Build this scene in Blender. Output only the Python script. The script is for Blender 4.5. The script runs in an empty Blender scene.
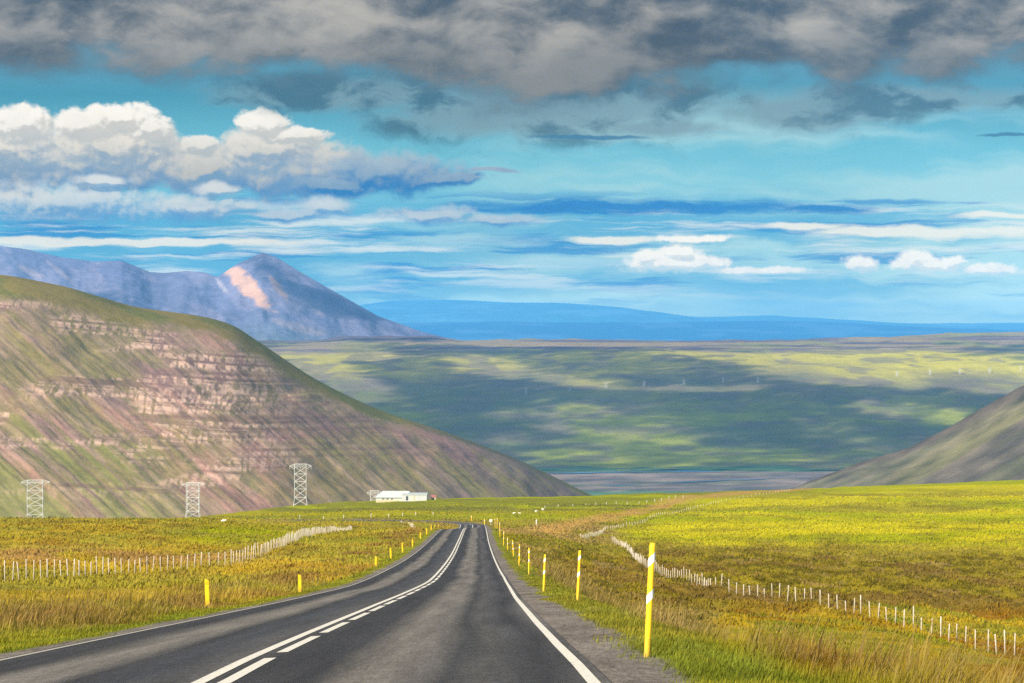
import bpy, bmesh, math, random
import numpy as np
from mathutils import Vector, Matrix

random.seed(7)
RNG = np.random.default_rng(11)
SC = bpy.context.scene
COL = SC.collection
F = 2000.0            # focal length in pixels: 1024 px wide frame, about 70 mm
CX, HY = 512.0, 341.5

# ------------------------------------------------------------------ noise
def _h(ix, iy, seed):
    n = (ix.astype(np.int64) * 374761393 + iy.astype(np.int64) * 668265263 + seed * 974711) & 0xffffffff
    n = ((n ^ (n >> 13)) * 1274126177) & 0xffffffff
    return ((n ^ (n >> 16)) & 0xffff) / 65535.0

def vnoise(x, y, seed=0):
    x = np.asarray(x, float); y = np.asarray(y, float)
    ix = np.floor(x); iy = np.floor(y)
    fx = x - ix; fy = y - iy
    fx = fx * fx * fx * (fx * (fx * 6 - 15) + 10); fy = fy * fy * fy * (fy * (fy * 6 - 15) + 10)
    a = _h(ix, iy, seed); b = _h(ix + 1, iy, seed); c = _h(ix, iy + 1, seed); d = _h(ix + 1, iy + 1, seed)
    return (a + (b - a) * fx) * (1 - fy) + (c + (d - c) * fx) * fy

def fbm(x, y, seed=0, octv=4, gain=0.5):
    s = 0.0; a = 1.0; t = 0.0
    for o in range(octv):
        s = s + a * vnoise(x * 2 ** o + 17.3 * o, y * 2 ** o - 9.1 * o, seed + o); t += a; a *= gain
    return s / t

def sstep(a, b, x):
    t = np.clip((x - a) / (b - a), 0, 1)
    return t * t * (3 - 2 * t)

def lerp(a, b, t):
    return a + (b - a) * t

def pchip(xk, yk, x):
    xk = np.asarray(xk, float); yk = np.asarray(yk, float); x = np.asarray(x, float)
    h = np.diff(xk); dl = np.diff(yk) / h
    m = np.zeros_like(yk)
    m[0] = dl[0]; m[-1] = dl[-1]
    for i in range(1, len(xk) - 1):
        if dl[i - 1] * dl[i] > 0:
            w1 = 2 * h[i] + h[i - 1]; w2 = h[i] + 2 * h[i - 1]
            m[i] = (w1 + w2) / (w1 / dl[i - 1] + w2 / dl[i])
    xc = np.clip(x, xk[0], xk[-1])
    i = np.clip(np.searchsorted(xk, xc, side='right') - 1, 0, len(xk) - 2)
    t = (xc - xk[i]) / h[i]
    t2 = t * t; t3 = t2 * t
    return ((2 * t3 - 3 * t2 + 1) * yk[i] + (t3 - 2 * t2 + t) * h[i] * m[i]
            + (-2 * t3 + 3 * t2) * yk[i + 1] + (t3 - t2) * h[i] * m[i + 1])

# ------------------------------------------------------------------ the lie of the land
RD = [0, 18.2, 22.1, 29.8, 49, 66, 92, 130, 171, 219, 318, 345, 400, 500, 560, 610, 680, 760]
RZ = [-1.2, -3.108, -3.52, -4.358, -6.456, -8.29, -11.02, -14.6, -18.2, -22.1, -29.75, -32.2, -38.0, -47.2, -52.0, -55.7, -61.3, -67.5]
RX = [-2.55, -2.857, -2.95, -3.084, -3.357, -3.53, -3.82, -4.47, -5.17, -6.02, -7.63, -8.0, -8.8, -10.2, -11.0, -12.0, -13.5, -15]
def zroad(d): return pchip(RD, RZ, d)
def xroad(d): return np.interp(d, RD, RX)
# where the road swings away to the left beyond the dip
CURVE = [(-10.2, 500), (-11.0, 560), (-11.9, 600), (-13.2, 630), (-16.5, 655), (-24, 676), (-37, 691), (-55, 700), (-80, 706), (-115, 711), (-160, 717)]

DK = [100, 140, 170, 220, 270, 330, 400, 500, 600, 700, 850, 1000, 1150]
TAB = {
    -500: [583, 570, 560, 545, 533, 523, 519, 522, 526, 528, 527, 524, 523],
    0:    [588, 570, 560, 545, 533, 523.5, 520, 522.5, 526, 528, 527, 524, 523],
    100:  [592, 576, 566, 549, 536, 525, 520, 522, 525, 526, 524, 522, 522],
    200:  [592, 578, 566.5, 551, 540, 529, 521, 519.5, 521, 521.5, 519.5, 517.5, 517],
    300:  [588, 571.5, 561, 547, 538, 536, 535, 528, 524.5, 521, 513, 507, 505.5],
    400:  [582, 568, 560, 546, 536, 530, 531.5, 529, 525.5, 520.5, 509.5, 502, 500],
    500:  [582, 568, 560, 544, 533, 528, 531.8, 530, 525.5, 521, 510, 500.5, 498],
    560:  [601, 581, 571, 558, 549, 541, 536, 531, 526, 519.5, 508, 499, 497],
    620:  [621, 598, 588, 577, 566, 555, 545.5, 536, 527, 519, 507, 497, 494.5],
    700:  [632, 611, 600, 583, 573, 562, 550, 538, 528, 519, 506, 495.5, 492.5],
    850:  [636, 617, 604, 588, 575, 563, 550, 536, 525, 515, 501, 490.5, 487],
    1024: [655, 632, 617, 597, 581, 566, 551, 534, 521.5, 511, 495.5, 483.5, 480],
    1500: [660, 636, 620, 597, 579, 562, 545, 526, 512, 500, 482, 469, 464],
}
NEAR = [3, 5, 8, 12, 18, 25, 35, 50, 70]
OFF_R = [-.7, -.7, -.75, -.8, -.9, -1.1, -1.55, -2.3, -3.1]
OFF_L = [-.3, -.3, -.3, -.3, -.3, -.3, -.3, -.32, -.4]
FAR = [1300, 1500, 2000, 2600]
cols = sorted(TAB)
dall = NEAR + DK + FAR
TD = np.exp(np.linspace(math.log(3), math.log(2600), 700))
rows_k = []
for c in cols:
    off = OFF_L if c < 450 else (OFF_R if c > 540 else [0] * 9)
    q = [-(float(zroad(d)) + o) / d for d, o in zip(NEAR, off)]
    q += [(r - HY) / F for r in TAB[c]]
    last = (TAB[c][-1] - HY) / F * 1150
    q += [(last + 22) / 1300, (last + 55) / 1500, max(last + 120, 215) / 2000, 299 / 2600]
    rows_k.append(pchip(np.log(dall), q, np.log(TD)))
rows_k = np.array(rows_k)
TP = np.arange(-500, 1501, 4.0)
TQ = np.array([pchip(cols, rows_k[:, j], TP) for j in range(len(TD))])   # [d, px]
k = np.exp(-np.linspace(-2, 2, 17) ** 2); k /= k.sum()
pad = np.pad(TQ, ((0, 0), (8, 8)), mode='edge')
TQ = sum(k[i] * pad[:, i:i + len(TP)] for i in range(17))

def ztable(X, Y):
    px = CX + F * X / Y
    fi = np.clip((px - TP[0]) / 4.0, 0, len(TP) - 1.001)
    fj = np.clip((np.log(np.clip(Y, 3, 2600)) - math.log(3)) / (math.log(2600) - math.log(3)) * (len(TD) - 1), 0, len(TD) - 1.001)
    i = fi.astype(int); j = fj.astype(int); a = fi - i; b = fj - j
    q = (TQ[j, i] * (1 - a) + TQ[j, i + 1] * a) * (1 - b) + (TQ[j + 1, i] * (1 - a) + TQ[j + 1, i + 1] * a) * b
    return -q * Y

_cp = np.array(CURVE, float)
_cs = np.concatenate([[0], np.cumsum(np.hypot(*np.diff(_cp, axis=0).T))])
_cd = np.arange(0, _cs[-1], 1.0)
CPX = pchip(_cs, _cp[:, 0], _cd); CPY = pchip(_cs, _cp[:, 1], _cd)

def lateral(X, Y):
    """signed distance from the centre line; for the far bend the plain distance"""
    X = np.asarray(X, float); Y = np.asarray(Y, float)
    lat = X - xroad(Y)
    far = Y > 590
    if np.any(far):
        xf = X[far]; yf = Y[far]
        res = np.full(xf.shape, 99.0)
        near = (yf < 740) & (xf < 30) & (xf > -190)
        if np.any(near):
            xs = xf[near]; ys = yf[near]; best = np.full(xs.shape, 1e9); sg = np.ones(xs.shape)
            for cx, cy in zip(CPX[80::3], CPY[80::3]):
                dd = np.hypot(xs - cx, ys - cy); best = np.minimum(best, dd)
            res[near] = best
        lat = lat.copy(); lat[far] = res
    return lat

def ground(X, Y, bumps=True):
    X = np.atleast_1d(np.asarray(X, float)); Y = np.atleast_1d(np.asarray(Y, float))
    lat = lateral(X, Y)
    zt = ztable(X, Y)
    al = np.abs(lat)
    e = al - np.where(lat > 0, 4.7, 4.4)
    if bumps:
        amp = sstep(0.2, 4, e)
        moor = sstep(7, 16, lat) * sstep(105, 150, Y) * (1 - sstep(330, 470, Y))
        field = sstep(400, 550, Y)
        b = (fbm(X / 1.7, Y / 2.2, 5, 3) - .5) * (.35 + .55 * moor) * (1 - .35 * field)
        b = b + (fbm(X / 14, Y / 18, 9, 3) - .5) * (.7 + .8 * moor + .8 * field) * sstep(45, 120, Y)
        b = b + (fbm(X / 60, Y / 50, 21, 2) - .5) * 2.2 * sstep(420, 700, Y) * (1 - sstep(950, 1150, Y))
        hum = np.clip(fbm(X / 3.1, Y / 3.6, 33, 2) - .45, 0, 1)
        b = b + hum * .9 * moor
        lefth = sstep(8, 20, -lat) * sstep(180, 240, Y) * (1 - sstep(430, 520, Y))
        b = b + hum * .7 * lefth
        zt = zt + b * amp
    fall = np.where(lat > 0, 4.2, 3.2)
    zedge = zroad(Y) + .05 * np.clip(lat, -4.6, 4.9) - .025 - .16 * np.clip(e, 0, 6) * np.where(lat > 0, 1, .5)
    far = Y > 590
    zedge = np.where(far, ztable(X, Y) - .03, zedge)
    z = lerp(zedge, zt, sstep(0.1, 1, e / fall))
    z = z - .06 * (al < 3.42)
    return z

def hit(px, row, d0=8.0, d1=1250.0):
    """first point of the ground seen at a picture position"""
    d = np.exp(np.linspace(math.log(d0), math.log(d1), 4000))
    X = (px - CX) / F * d
    r = HY - ground(X, d, False) / d * F
    ok = np.nonzero(r <= row)[0]
    i = ok[0] if len(ok) else int(np.argmin(r))
    return float(X[i]), float(d[i])

def gz(x, y, bumps=True):
    return float(ground(np.array([x]), np.array([y]), bumps)[0])

# ------------------------------------------------------------------ mesh and tagging helpers
def tag(o, label, cat, group=None, kind=None):
    if label: o['label'] = label
    if cat: o['category'] = cat
    if group: o['group'] = group
    if kind: o['kind'] = kind
    return o

def link(name, me, mat=None, parent=None):
    o = bpy.data.objects.new(name, me); COL.objects.link(o)
    if mat and me and not me.materials: me.materials.append(mat)
    if parent: o.parent = parent
    return o

def empty(name, loc, rz=0):
    o = bpy.data.objects.new(name, None); COL.objects.link(o)
    o.location = loc; o.rotation_euler = (0, 0, rz); o.empty_display_size = .2
    return o

def fast_mesh(name, V, Q, smooth=True, color=None, uv=None, tris=None):
    me = bpy.data.meshes.new(name)
    V = np.asarray(V, np.float32); nq = 0 if Q is None else len(Q); nt = 0 if tris is None else len(tris)
    me.vertices.add(len(V)); me.vertices.foreach_set('co', V.ravel())
    li = []
    if nq: li.append(np.asarray(Q, np.int32).ravel())
    if nt: li.append(np.asarray(tris, np.int32).ravel())
    li = np.concatenate(li)
    me.loops.add(len(li)); me.loops.foreach_set('vertex_index', li)
    me.polygons.add(nq + nt)
    st = np.concatenate([np.arange(nq) * 4, nq * 4 + np.arange(nt) * 3]).astype(np.int32)
    me.polygons.foreach_set('loop_start', st)
    me.update(calc_edges=True)
    me.polygons.foreach_set('use_smooth', np.full(nq + nt, smooth, bool))
    if color is not None:
        at = me.color_attributes.new('tint', 'FLOAT_COLOR', 'POINT')
        c = np.ones((len(V), 4), np.float32); c[:, :3] = color
        at.data.foreach_set('color', c.ravel())
    if uv is not None:
        l = me.uv_layers.new(name='UVMap'); l.data.foreach_set('uv', np.asarray(uv, np.float32)[li].ravel())
    me.update()
    return me

def grid_faces(nr, nc):
    a = np.arange(nr * nc).reshape(nr, nc)
    return np.stack([a[:-1, :-1], a[:-1, 1:], a[1:, 1:], a[1:, :-1]], -1).reshape(-1, 4)

class MB:
    """collects boxes, bars and prisms into one mesh"""
    def __init__(s): s.v = []; s.f = []
    def add(s, vs, fs):
        n = len(s.v); s.v += [tuple(v) for v in vs]; s.f += [tuple(i + n for i in f) for f in fs]
    def box(s, x0, x1, y0, y1, z0, z1):
        s.add([(x0, y0, z0), (x1, y0, z0), (x1, y1, z0), (x0, y1, z0), (x0, y0, z1), (x1, y0, z1), (x1, y1, z1), (x0, y1, z1)],
              [(3, 2, 1, 0), (4, 5, 6, 7), (0, 1, 5, 4), (1, 2, 6, 5), (2, 3, 7, 6), (3, 0, 4, 7)])
    def bar(s, a, b, w, w2=None):
        a = Vector(a); b = Vector(b); w2 = w2 or w
        d = (b - a).normalized(); u = d.orthogonal().normalized(); v = d.cross(u)
        vs = [a + u * w * i + v * w * j for i, j in ((-.5, -.5), (.5, -.5), (.5, .5), (-.5, .5))]
        vs += [b + u * w2 * i + v * w2 * j for i, j in ((-.5, -.5), (.5, -.5), (.5, .5), (-.5, .5))]
        s.add(vs, [(3, 2, 1, 0), (4, 5, 6, 7), (0, 1, 5, 4), (1, 2, 6, 5), (2, 3, 7, 6), (3, 0, 4, 7)])
    def tube(s, pts, rad, n=8, sy=1.0):
        rings = []
        vs = []
        for (x, y, z), r in zip(pts, rad):
            vs += [(x + r * math.cos(2 * math.pi * i / n), y + sy * r * math.sin(2 * math.pi * i / n), z) for i in range(n)]
        fs = []
        for k in range(len(pts) - 1):
            for i in range(n):
                j = (i + 1) % n
                fs.append((k * n + i, k * n + j, (k + 1) * n + j, (k + 1) * n + i))
        fs.append(tuple(reversed(range(n)))); fs.append(tuple(range((len(pts) - 1) * n, len(pts) * n)))
        s.add(vs, fs)
    def mesh(s, name, smooth=False):
        me = bpy.data.meshes.new(name); me.from_pydata(s.v, [], s.f); me.validate(); me.update()
        if smooth: me.polygons.foreach_set('use_smooth', [True] * len(me.polygons))
        return me
    def build(s, name, mat, parent=None, smooth=False):
        return link(name, s.mesh(name, smooth), mat, parent)

# ------------------------------------------------------------------ node helpers
class T:
    def __init__(s, tree): s.t = tree; s.x = 0
    def new(s, typ, **kw):
        n = s.t.nodes.new(typ); s.x += 1; n.location = (s.x % 30 * 180, -(s.x // 30) * 300)
        for k_, v in kw.items(): setattr(n, k_, v)
        return n
    def put(s, sock, v):
        if isinstance(v, bpy.types.NodeSocket): s.t.links.new(v, sock)
        else: sock.default_value = v
    def m(s, op, a, b=None, c=None, clamp=False):
        n = s.new('ShaderNodeMath', operation=op, use_clamp=clamp)
        s.put(n.inputs[0], a)
        if b is not None: s.put(n.inputs[1], b)
        if c is not None: s.put(n.inputs[2], c)
        return n.outputs[0]
    def add(s, a, b): return s.m('ADD', a, b)
    def sub(s, a, b): return s.m('SUBTRACT', a, b)
    def mul(s, a, b): return s.m('MULTIPLY', a, b)
    def ss(s, x, a, b, lo=0.0, hi=1.0):
        n = s.new('ShaderNodeMapRange', interpolation_type='SMOOTHSTEP')
        s.put(n.inputs['Value'], x); s.put(n.inputs['From Min'], a); s.put(n.inputs['From Max'], b)
        s.put(n.inputs['To Min'], lo); s.put(n.inputs['To Max'], hi)
        return n.outputs[0]
    def lin(s, x, a, b, lo=0.0, hi=1.0):
        n = s.new('ShaderNodeMapRange'); n.clamp = True
        s.put(n.inputs['Value'], x); s.put(n.inputs['From Min'], a); s.put(n.inputs['From Max'], b)
        s.put(n.inputs['To Min'], lo); s.put(n.inputs['To Max'], hi)
        return n.outputs[0]
    def vec(s, x, y, z=0.0):
        n = s.new('ShaderNodeCombineXYZ'); s.put(n.inputs[0], x); s.put(n.inputs[1], y); s.put(n.inputs[2], z)
        return n.outputs[0]
    def noise(s, v, scale, detail=4, rough=.5, dim='2D', dist=0.0, lac=2.0):
        n = s.new('ShaderNodeTexNoise', noise_dimensions=dim)
        s.put(n.inputs['Vector'], v); n.inputs['Scale'].default_value = scale
        n.inputs['Detail'].default_value = detail; n.inputs['Roughness'].default_value = rough
        n.inputs['Distortion'].default_value = dist; n.inputs['Lacunarity'].default_value = lac
        return n.outputs[0]
    def voro(s, v, scale, detail=2, rough=.5, dim='2D', smooth=None):
        n = s.new('ShaderNodeTexVoronoi', voronoi_dimensions=dim, feature='F1' if smooth is None else 'SMOOTH_F1')
        n.normalize = True
        s.put(n.inputs['Vector'], v); n.inputs['Scale'].default_value = scale
        n.inputs['Detail'].default_value = detail; n.inputs['Roughness'].default_value = rough
        if smooth is not None: n.inputs['Smoothness'].default_value = smooth
        return n.outputs['Distance']
    def mix(s, f, a, b, blend='MIX'):
        n = s.new('ShaderNodeMix', data_type='RGBA', blend_type=blend)
        s.put(n.inputs['Factor'], f)
        for i, v in ((6, a), (7, b)):
            if isinstance(v, (tuple, list)): v = tuple(v) + ((1,) if len(v) == 3 else ())
            s.put(n.inputs[i], v)
        return n.outputs[2]
    def ramp(s, f, stops, interp='LINEAR'):
        n = s.new('ShaderNodeValToRGB'); r = n.color_ramp; r.interpolation = interp
        while len(r.elements) < len(stops): r.elements.new(.5)
        for e_, (p, c) in zip(r.elements, stops):
            e_.position = p; e_.color = tuple(c) + ((1,) if len(c) == 3 else ())
        s.put(n.inputs[0], f)
        return n.outputs[0]

def material(name, rough=.9, spec=.2):
    m = bpy.data.materials.new(name); m.use_nodes = True
    nt = m.node_tree; b = nt.nodes['Principled BSDF']
    b.inputs['Roughness'].default_value = rough; b.inputs['Specular IOR Level'].default_value = spec
    return m, T(nt), b

def plain(name, col, rough=.6, var=.15, scale=8.0, spec=.3):
    m, t, b = material(name, rough, spec)
    o = t.new('ShaderNodeTexCoord').outputs['Object']
    f = t.noise(o, scale, 4, .6, '3D')
    dark = tuple(c * (1 - var) for c in col); light = tuple(min(1, c * (1 + var)) for c in col)
    t.put(b.inputs['Base Color'], t.ramp(f, [(.3, dark), (.7, light)]))
    return m

def tinted(name, scale1, scale2, amount, bump=0.0, bscale=1.0, bdist=.1, squash=(1, 1, 1), fine=0):
    """vertex tint broken up by two noises, with a bump"""
    m, t, b = material(name, 1.0, 0.0)
    a = t.new('ShaderNodeAttribute', attribute_name='tint').outputs['Color']
    p = t.new('ShaderNodeTexCoord').outputs['Object']
    mp = t.new('ShaderNodeMapping'); t.put(mp.inputs['Vector'], p); mp.inputs['Scale'].default_value = squash
    p = mp.outputs[0]
    n1 = t.noise(p, scale1, 5, .6, '3D'); n2 = t.noise(p, scale2, 5, .65, '3D')
    f = t.add(t.lin(n1, .3, .7, 1 - amount, 1 + amount), t.lin(n2, .3, .7, -amount, amount))
    if fine: f = t.add(f, t.lin(t.noise(p, fine, 3, .7, '3D'), .3, .7, -.3, .3))
    c = t.new('ShaderNodeVectorMath', operation='SCALE'); t.put(c.inputs[0], a); t.put(c.inputs['Scale'], f)
    t.put(b.inputs['Base Color'], c.outputs[0])
    if bump:
        bn = t.new('ShaderNodeBump'); bn.inputs['Strength'].default_value = bump; bn.inputs['Distance'].default_value = bdist
        t.put(bn.inputs['Height'], t.noise(p, bscale, 6, .7, '3D')); t.put(b.inputs['Normal'], bn.outputs[0])
    return m

# ------------------------------------------------------------------ ground colours
def A(*c): return np.array(c, float)
GREEN, OLIVE, OCHRE = A(.105, .15, .008), A(.175, .15, .014), A(.31, .22, .018)
BROWN, RUST, TAN = A(.145, .085, .022), A(.21, .09, .010), A(.30, .20, .065)
LIME, HAY, DARK = A(.245, .25, .004), A(.365, .315, .007), A(.095, .075, .007)
GRAVEL = A(.155, .132, .112)

def blend(c, col, w):
    return c * (1 - w[:, None]) + col * w[:, None]

def ground_color(X, Y):
    lat = lateral(X, Y); z = ground(X, Y, False)
    px = CX + F * X / Y; row = HY - z / Y * F
    e = np.abs(lat) - np.where(lat > 0, 4.22, 4.2) + (fbm(X / .8, Y / 2.5, 3, 3) - .5) * .6
    n1 = fbm(X / 9, Y / 26, 41, 4); n2 = fbm(X / 3, Y / 9, 43, 4); n3 = fbm(X / 40, Y / 55, 47, 3); n4 = fbm(X / 1.0, Y / 2.0, 49, 3)
    N = len(X)
    c = np.tile(OLIVE, (N, 1))
    right = lat > 0
    # left side
    c = blend(c, A(.265, .22, .026), np.ones(N) * .8)
    c = blend(c, OCHRE, sstep(.42, .6, n1) * .85)
    c = blend(c, A(.17, .18, .016), sstep(.52, .68, n3) * .6)
    c = blend(c, BROWN, sstep(.55, .7, n2) * .45)
    c = blend(c, RUST, sstep(.6, .75, fbm(X / 5, Y / 14, 61, 3)) * .3)
    brownband = (~right) * np.exp(-((row - 557 + (px - 100) * -.02) / 6) ** 2) * sstep(-50, 20, px) * (1 - sstep(190, 300, px))
    c = blend(c, A(.27, .165, .045), np.clip(brownband * 1.1 * sstep(.3, .5, n2), 0, 1))
    lawn = (~right) * sstep(150, 220, px) * (1 - sstep(250, 330, px)) * np.exp(-((row - 536) / 9) ** 2)
    c = blend(c, LIME * .9, np.clip(lawn * 1.2 * sstep(.3, .55, n1), 0, 1))
    c = blend(c, DARK * 1.5, (~right) * sstep(.5, .68, n2) * np.exp(-((row - 531) / 8) ** 2) * (1 - sstep(140, 230, px)) * .8)
    tallL = (~right) * np.exp(-((e - 4) / 3) ** 2)
    c = blend(c, BROWN * 1.3, np.clip(tallL * sstep(.42, .62, n2) * .75, 0, 1))
    # right side
    r = right.astype(float)
    cr = np.tile(A(.175, .125, .026), (N, 1))
    cr = blend(cr, A(.26, .19, .06), sstep(.45, .65, n2) * .7)
    cr = blend(cr, A(.12, .10, .02), sstep(.55, .68, fbm(X / 2.2, Y / 4, 45, 3)) * .7)
    cr = blend(cr, OLIVE, sstep(.5, .65, n1) * .6)
    orange = sstep(606, 616, row) * (1 - sstep(652, 668, row)) * sstep(690, 740, px)
    oc = np.tile(A(.29, .205, .012), (N, 1)); oc = blend(oc, OLIVE * 1.2, sstep(.45, .6, n2)); oc = blend(oc, RUST * .8, sstep(.55, .68, n1) * .8)
    oc = blend(oc, GREEN, sstep(.55, .7, fbm(X / 4, Y / 7, 67, 3)) * .6)
    cr = cr * (1 - orange[:, None]) + oc * orange[:, None]
    oc2 = oc * .85
    low = sstep(655, 668, row) * sstep(745, 800, px)
    cr = cr * (1 - low[:, None]) + oc2 * low[:, None]
    edge = 548 + (fbm(px / 60, row / 30, 71, 3) - .5) * 34 + (px - 760) * .02
    moor = (1 - sstep(605, 618, row)) * sstep(-14, 10, row - edge) * sstep(8, 14, lat)
    mc = np.tile(A(.20, .155, .012), (N, 1)); mc = blend(mc, DARK, sstep(.4, .6, fbm(X / 2.2, Y / 7, 73, 4)) * .9)
    mc = blend(mc, TAN * .75, sstep(.62, .74, fbm(X / 2.8, Y / 6, 79, 4)) * .7); mc = blend(mc, BROWN, sstep(.5, .66, n1) * .6)
    cr = cr * (1 - moor[:, None]) + mc * moor[:, None]
    fld = (1 - sstep(-14, 10, row - edge)) * sstep(10, 18, lat)
    fc = np.tile(LIME, (N, 1)); fc = blend(fc, HAY, sstep(.42, .6, fbm(px / 260, row / 7, 83, 4)) * .9)
    fc = blend(fc, OLIVE * 1.2, sstep(.5, .66, fbm(px / 150, row / 5, 89, 4)) * .75)
    fc = blend(fc, OLIVE * .9, sstep(.6, .7, fbm(px / 40, row / 3, 97, 3)) * .5)
    cr = cr * (1 - fld[:, None]) + fc * fld[:, None]
    ditch = sstep(516, 528, row) * (1 - sstep(540, 556, row)) * (1 - sstep(600, 640, px)) * r
    dc = blend(np.tile(OLIVE, (N, 1)), TAN * .8, sstep(.45, .6, n1) * .8)
    cr = cr * (1 - ditch[:, None]) + dc * ditch[:, None]
    c = np.where(right[:, None], cr, c)
    # the fields beyond the dip
    far = sstep(-2, 1, 518.5 + (fbm(px / 60, row / 6, 101, 2) - .5) * 3 - row) * (1 - sstep(640, 760, px + (row - 500) * 2)) * (Y > 480)
    ff = np.tile(A(.165, .16, .012), (N, 1)); st = fbm(px / 300, row / 2.6, 103, 3)
    ff = blend(ff, LIME * .95, sstep(.46, .58, st)); ff = blend(ff, A(.13, .12, .02), sstep(.55, .65, fbm(px / 200, row / 2.0, 107, 3)) * .7)
    ff = blend(ff, HAY * .7, sstep(509.5, 512, row) * (1 - sstep(515.5, 518, row)) * .8)
    c = c * (1 - far[:, None]) + ff * far[:, None]
    # a dirt track slanting up the right-hand field
    tx = np.interp(row, [489, 491.5, 494, 500.6, 511, 520, 531, 540], [800, 765, 722, 676, 637, 599, 545, 520])
    tw = np.interp(row, [489, 494, 500, 511, 520, 531], [22, 22, 16, 16, 24, 34])
    trk = np.clip(1.15 - np.abs(px - tx + (fbm(px / 20, row / 3, 109, 3) - .5) * 26) / tw, 0, 1) * (Y > 380) * (lat > 8)
    c = blend(c, A(.33, .20, .055), np.clip(trk * 1.2, 0, 1) * .85)
    gx = np.interp(row, [522, 524.5, 527, 531], [402, 408, 412, 415])
    c = blend(c, A(.46, .38, .25), (1 - sstep(1.0, 2.2, np.abs(px - gx))) * (Y > 420) * (row > 521.8))
    ver = (1 - sstep(.7, 1.7, e + (n2 - .5) * 1.6)) * (Y < 330)
    c = blend(c, lerp(A(.10, .13, .012), A(.19, .185, .016), sstep(.3, .7, n4)[:, None]), np.clip(ver * (.75 + .5 * (n2 - .5)), 0, 1))
    c = blend(c, GRAVEL * (.8 + .4 * n4[:, None]), (1 - sstep(-.15, .15, e)))
    return c

# ------------------------------------------------------------------ near ground sheet
def build_ground():
    pxs = np.concatenate([np.arange(-500, -20, 6.0), np.arange(-20, 1044, 1.25), np.arange(1044, 1501, 6.0)])
    ds = np.exp(np.linspace(math.log(5), math.log(1250), 760))
    ds = np.concatenate([ds, np.linspace(1270, 2600, 24)[0:]])
    P, D = np.meshgrid(pxs, ds)
    # keep the sheet at least 14 m wide either side close to the camera
    X = (P - CX) / F * D
    wide = np.clip(16 - D * .5, 0, None)
    X = X + np.sign(P - CX) * wide * (np.abs(P - CX) / 1000) ** 2
    x = X.ravel(); y = D.ravel()
    z = ground(x, y); c = ground_color(x, y)
    me = fast_mesh('ground', np.stack([x, y, z], 1), grid_faces(len(ds), len(pxs)), True, c)
    m = tinted('meadow', 1.3, 9.0, .27, .5, 5.0, .12, fine=22, squash=(1, .3, 1))
    tag(link('ground', me, m), 'rough ochre and green Icelandic grassland either side of the road', 'ground', kind='structure')
build_ground()

# ------------------------------------------------------------------ road
def ribbon(name, s0, s1, l0, l1, lift, mat, parent=None, step=.5, n=2, ragged=0):
    """a strip between two lateral offsets, along the road's distance s"""
    s = s0 * np.exp(np.linspace(0, math.log(s1 / s0), max(2, int(math.log(s1 / s0) / .012))))
    V = []; UV = []
    for j in range(n):
        l = l0 + (l1 - l0) * j / (n - 1)
        x = xroad(s) + l
        z = zroad(s) + .05 * l + lift
        V.append(np.stack([x, s, z], 1)); UV.append(np.stack([np.full_like(s, l), s], 1))
    V = np.stack(V, 1).reshape(-1, 3); UV = np.stack(UV, 1).reshape(-1, 2)
    me = fast_mesh(name, V, grid_faces(len(s), n), True, None, UV)
    return link(name, me, mat, parent)

def far_ribbon(name, l0, l1, lift, mat, parent):
    i0 = 40
    x = CPX[i0:]; y = CPY[i0:]
    tx = np.gradient(x); ty = np.gradient(y); L = np.hypot(tx, ty); nx, ny = ty / L, -tx / L
    V = []; UV = []
    zc = np.where(y < 600, zroad(y), ground(x, y, False) + .09)
    for l in (l0, l1):
        xx = x + nx * l; yy = y + ny * l
        V.append(np.stack([xx, yy, zc + lift], 1)); UV.append(np.stack([np.full_like(x, l), y], 1))
    V = np.stack(V, 1).reshape(-1, 3); UV = np.stack(UV, 1).reshape(-1, 2)
    return link(name, fast_mesh(name, V, grid_faces(len(x), 2), True, None, UV), mat, parent)

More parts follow.
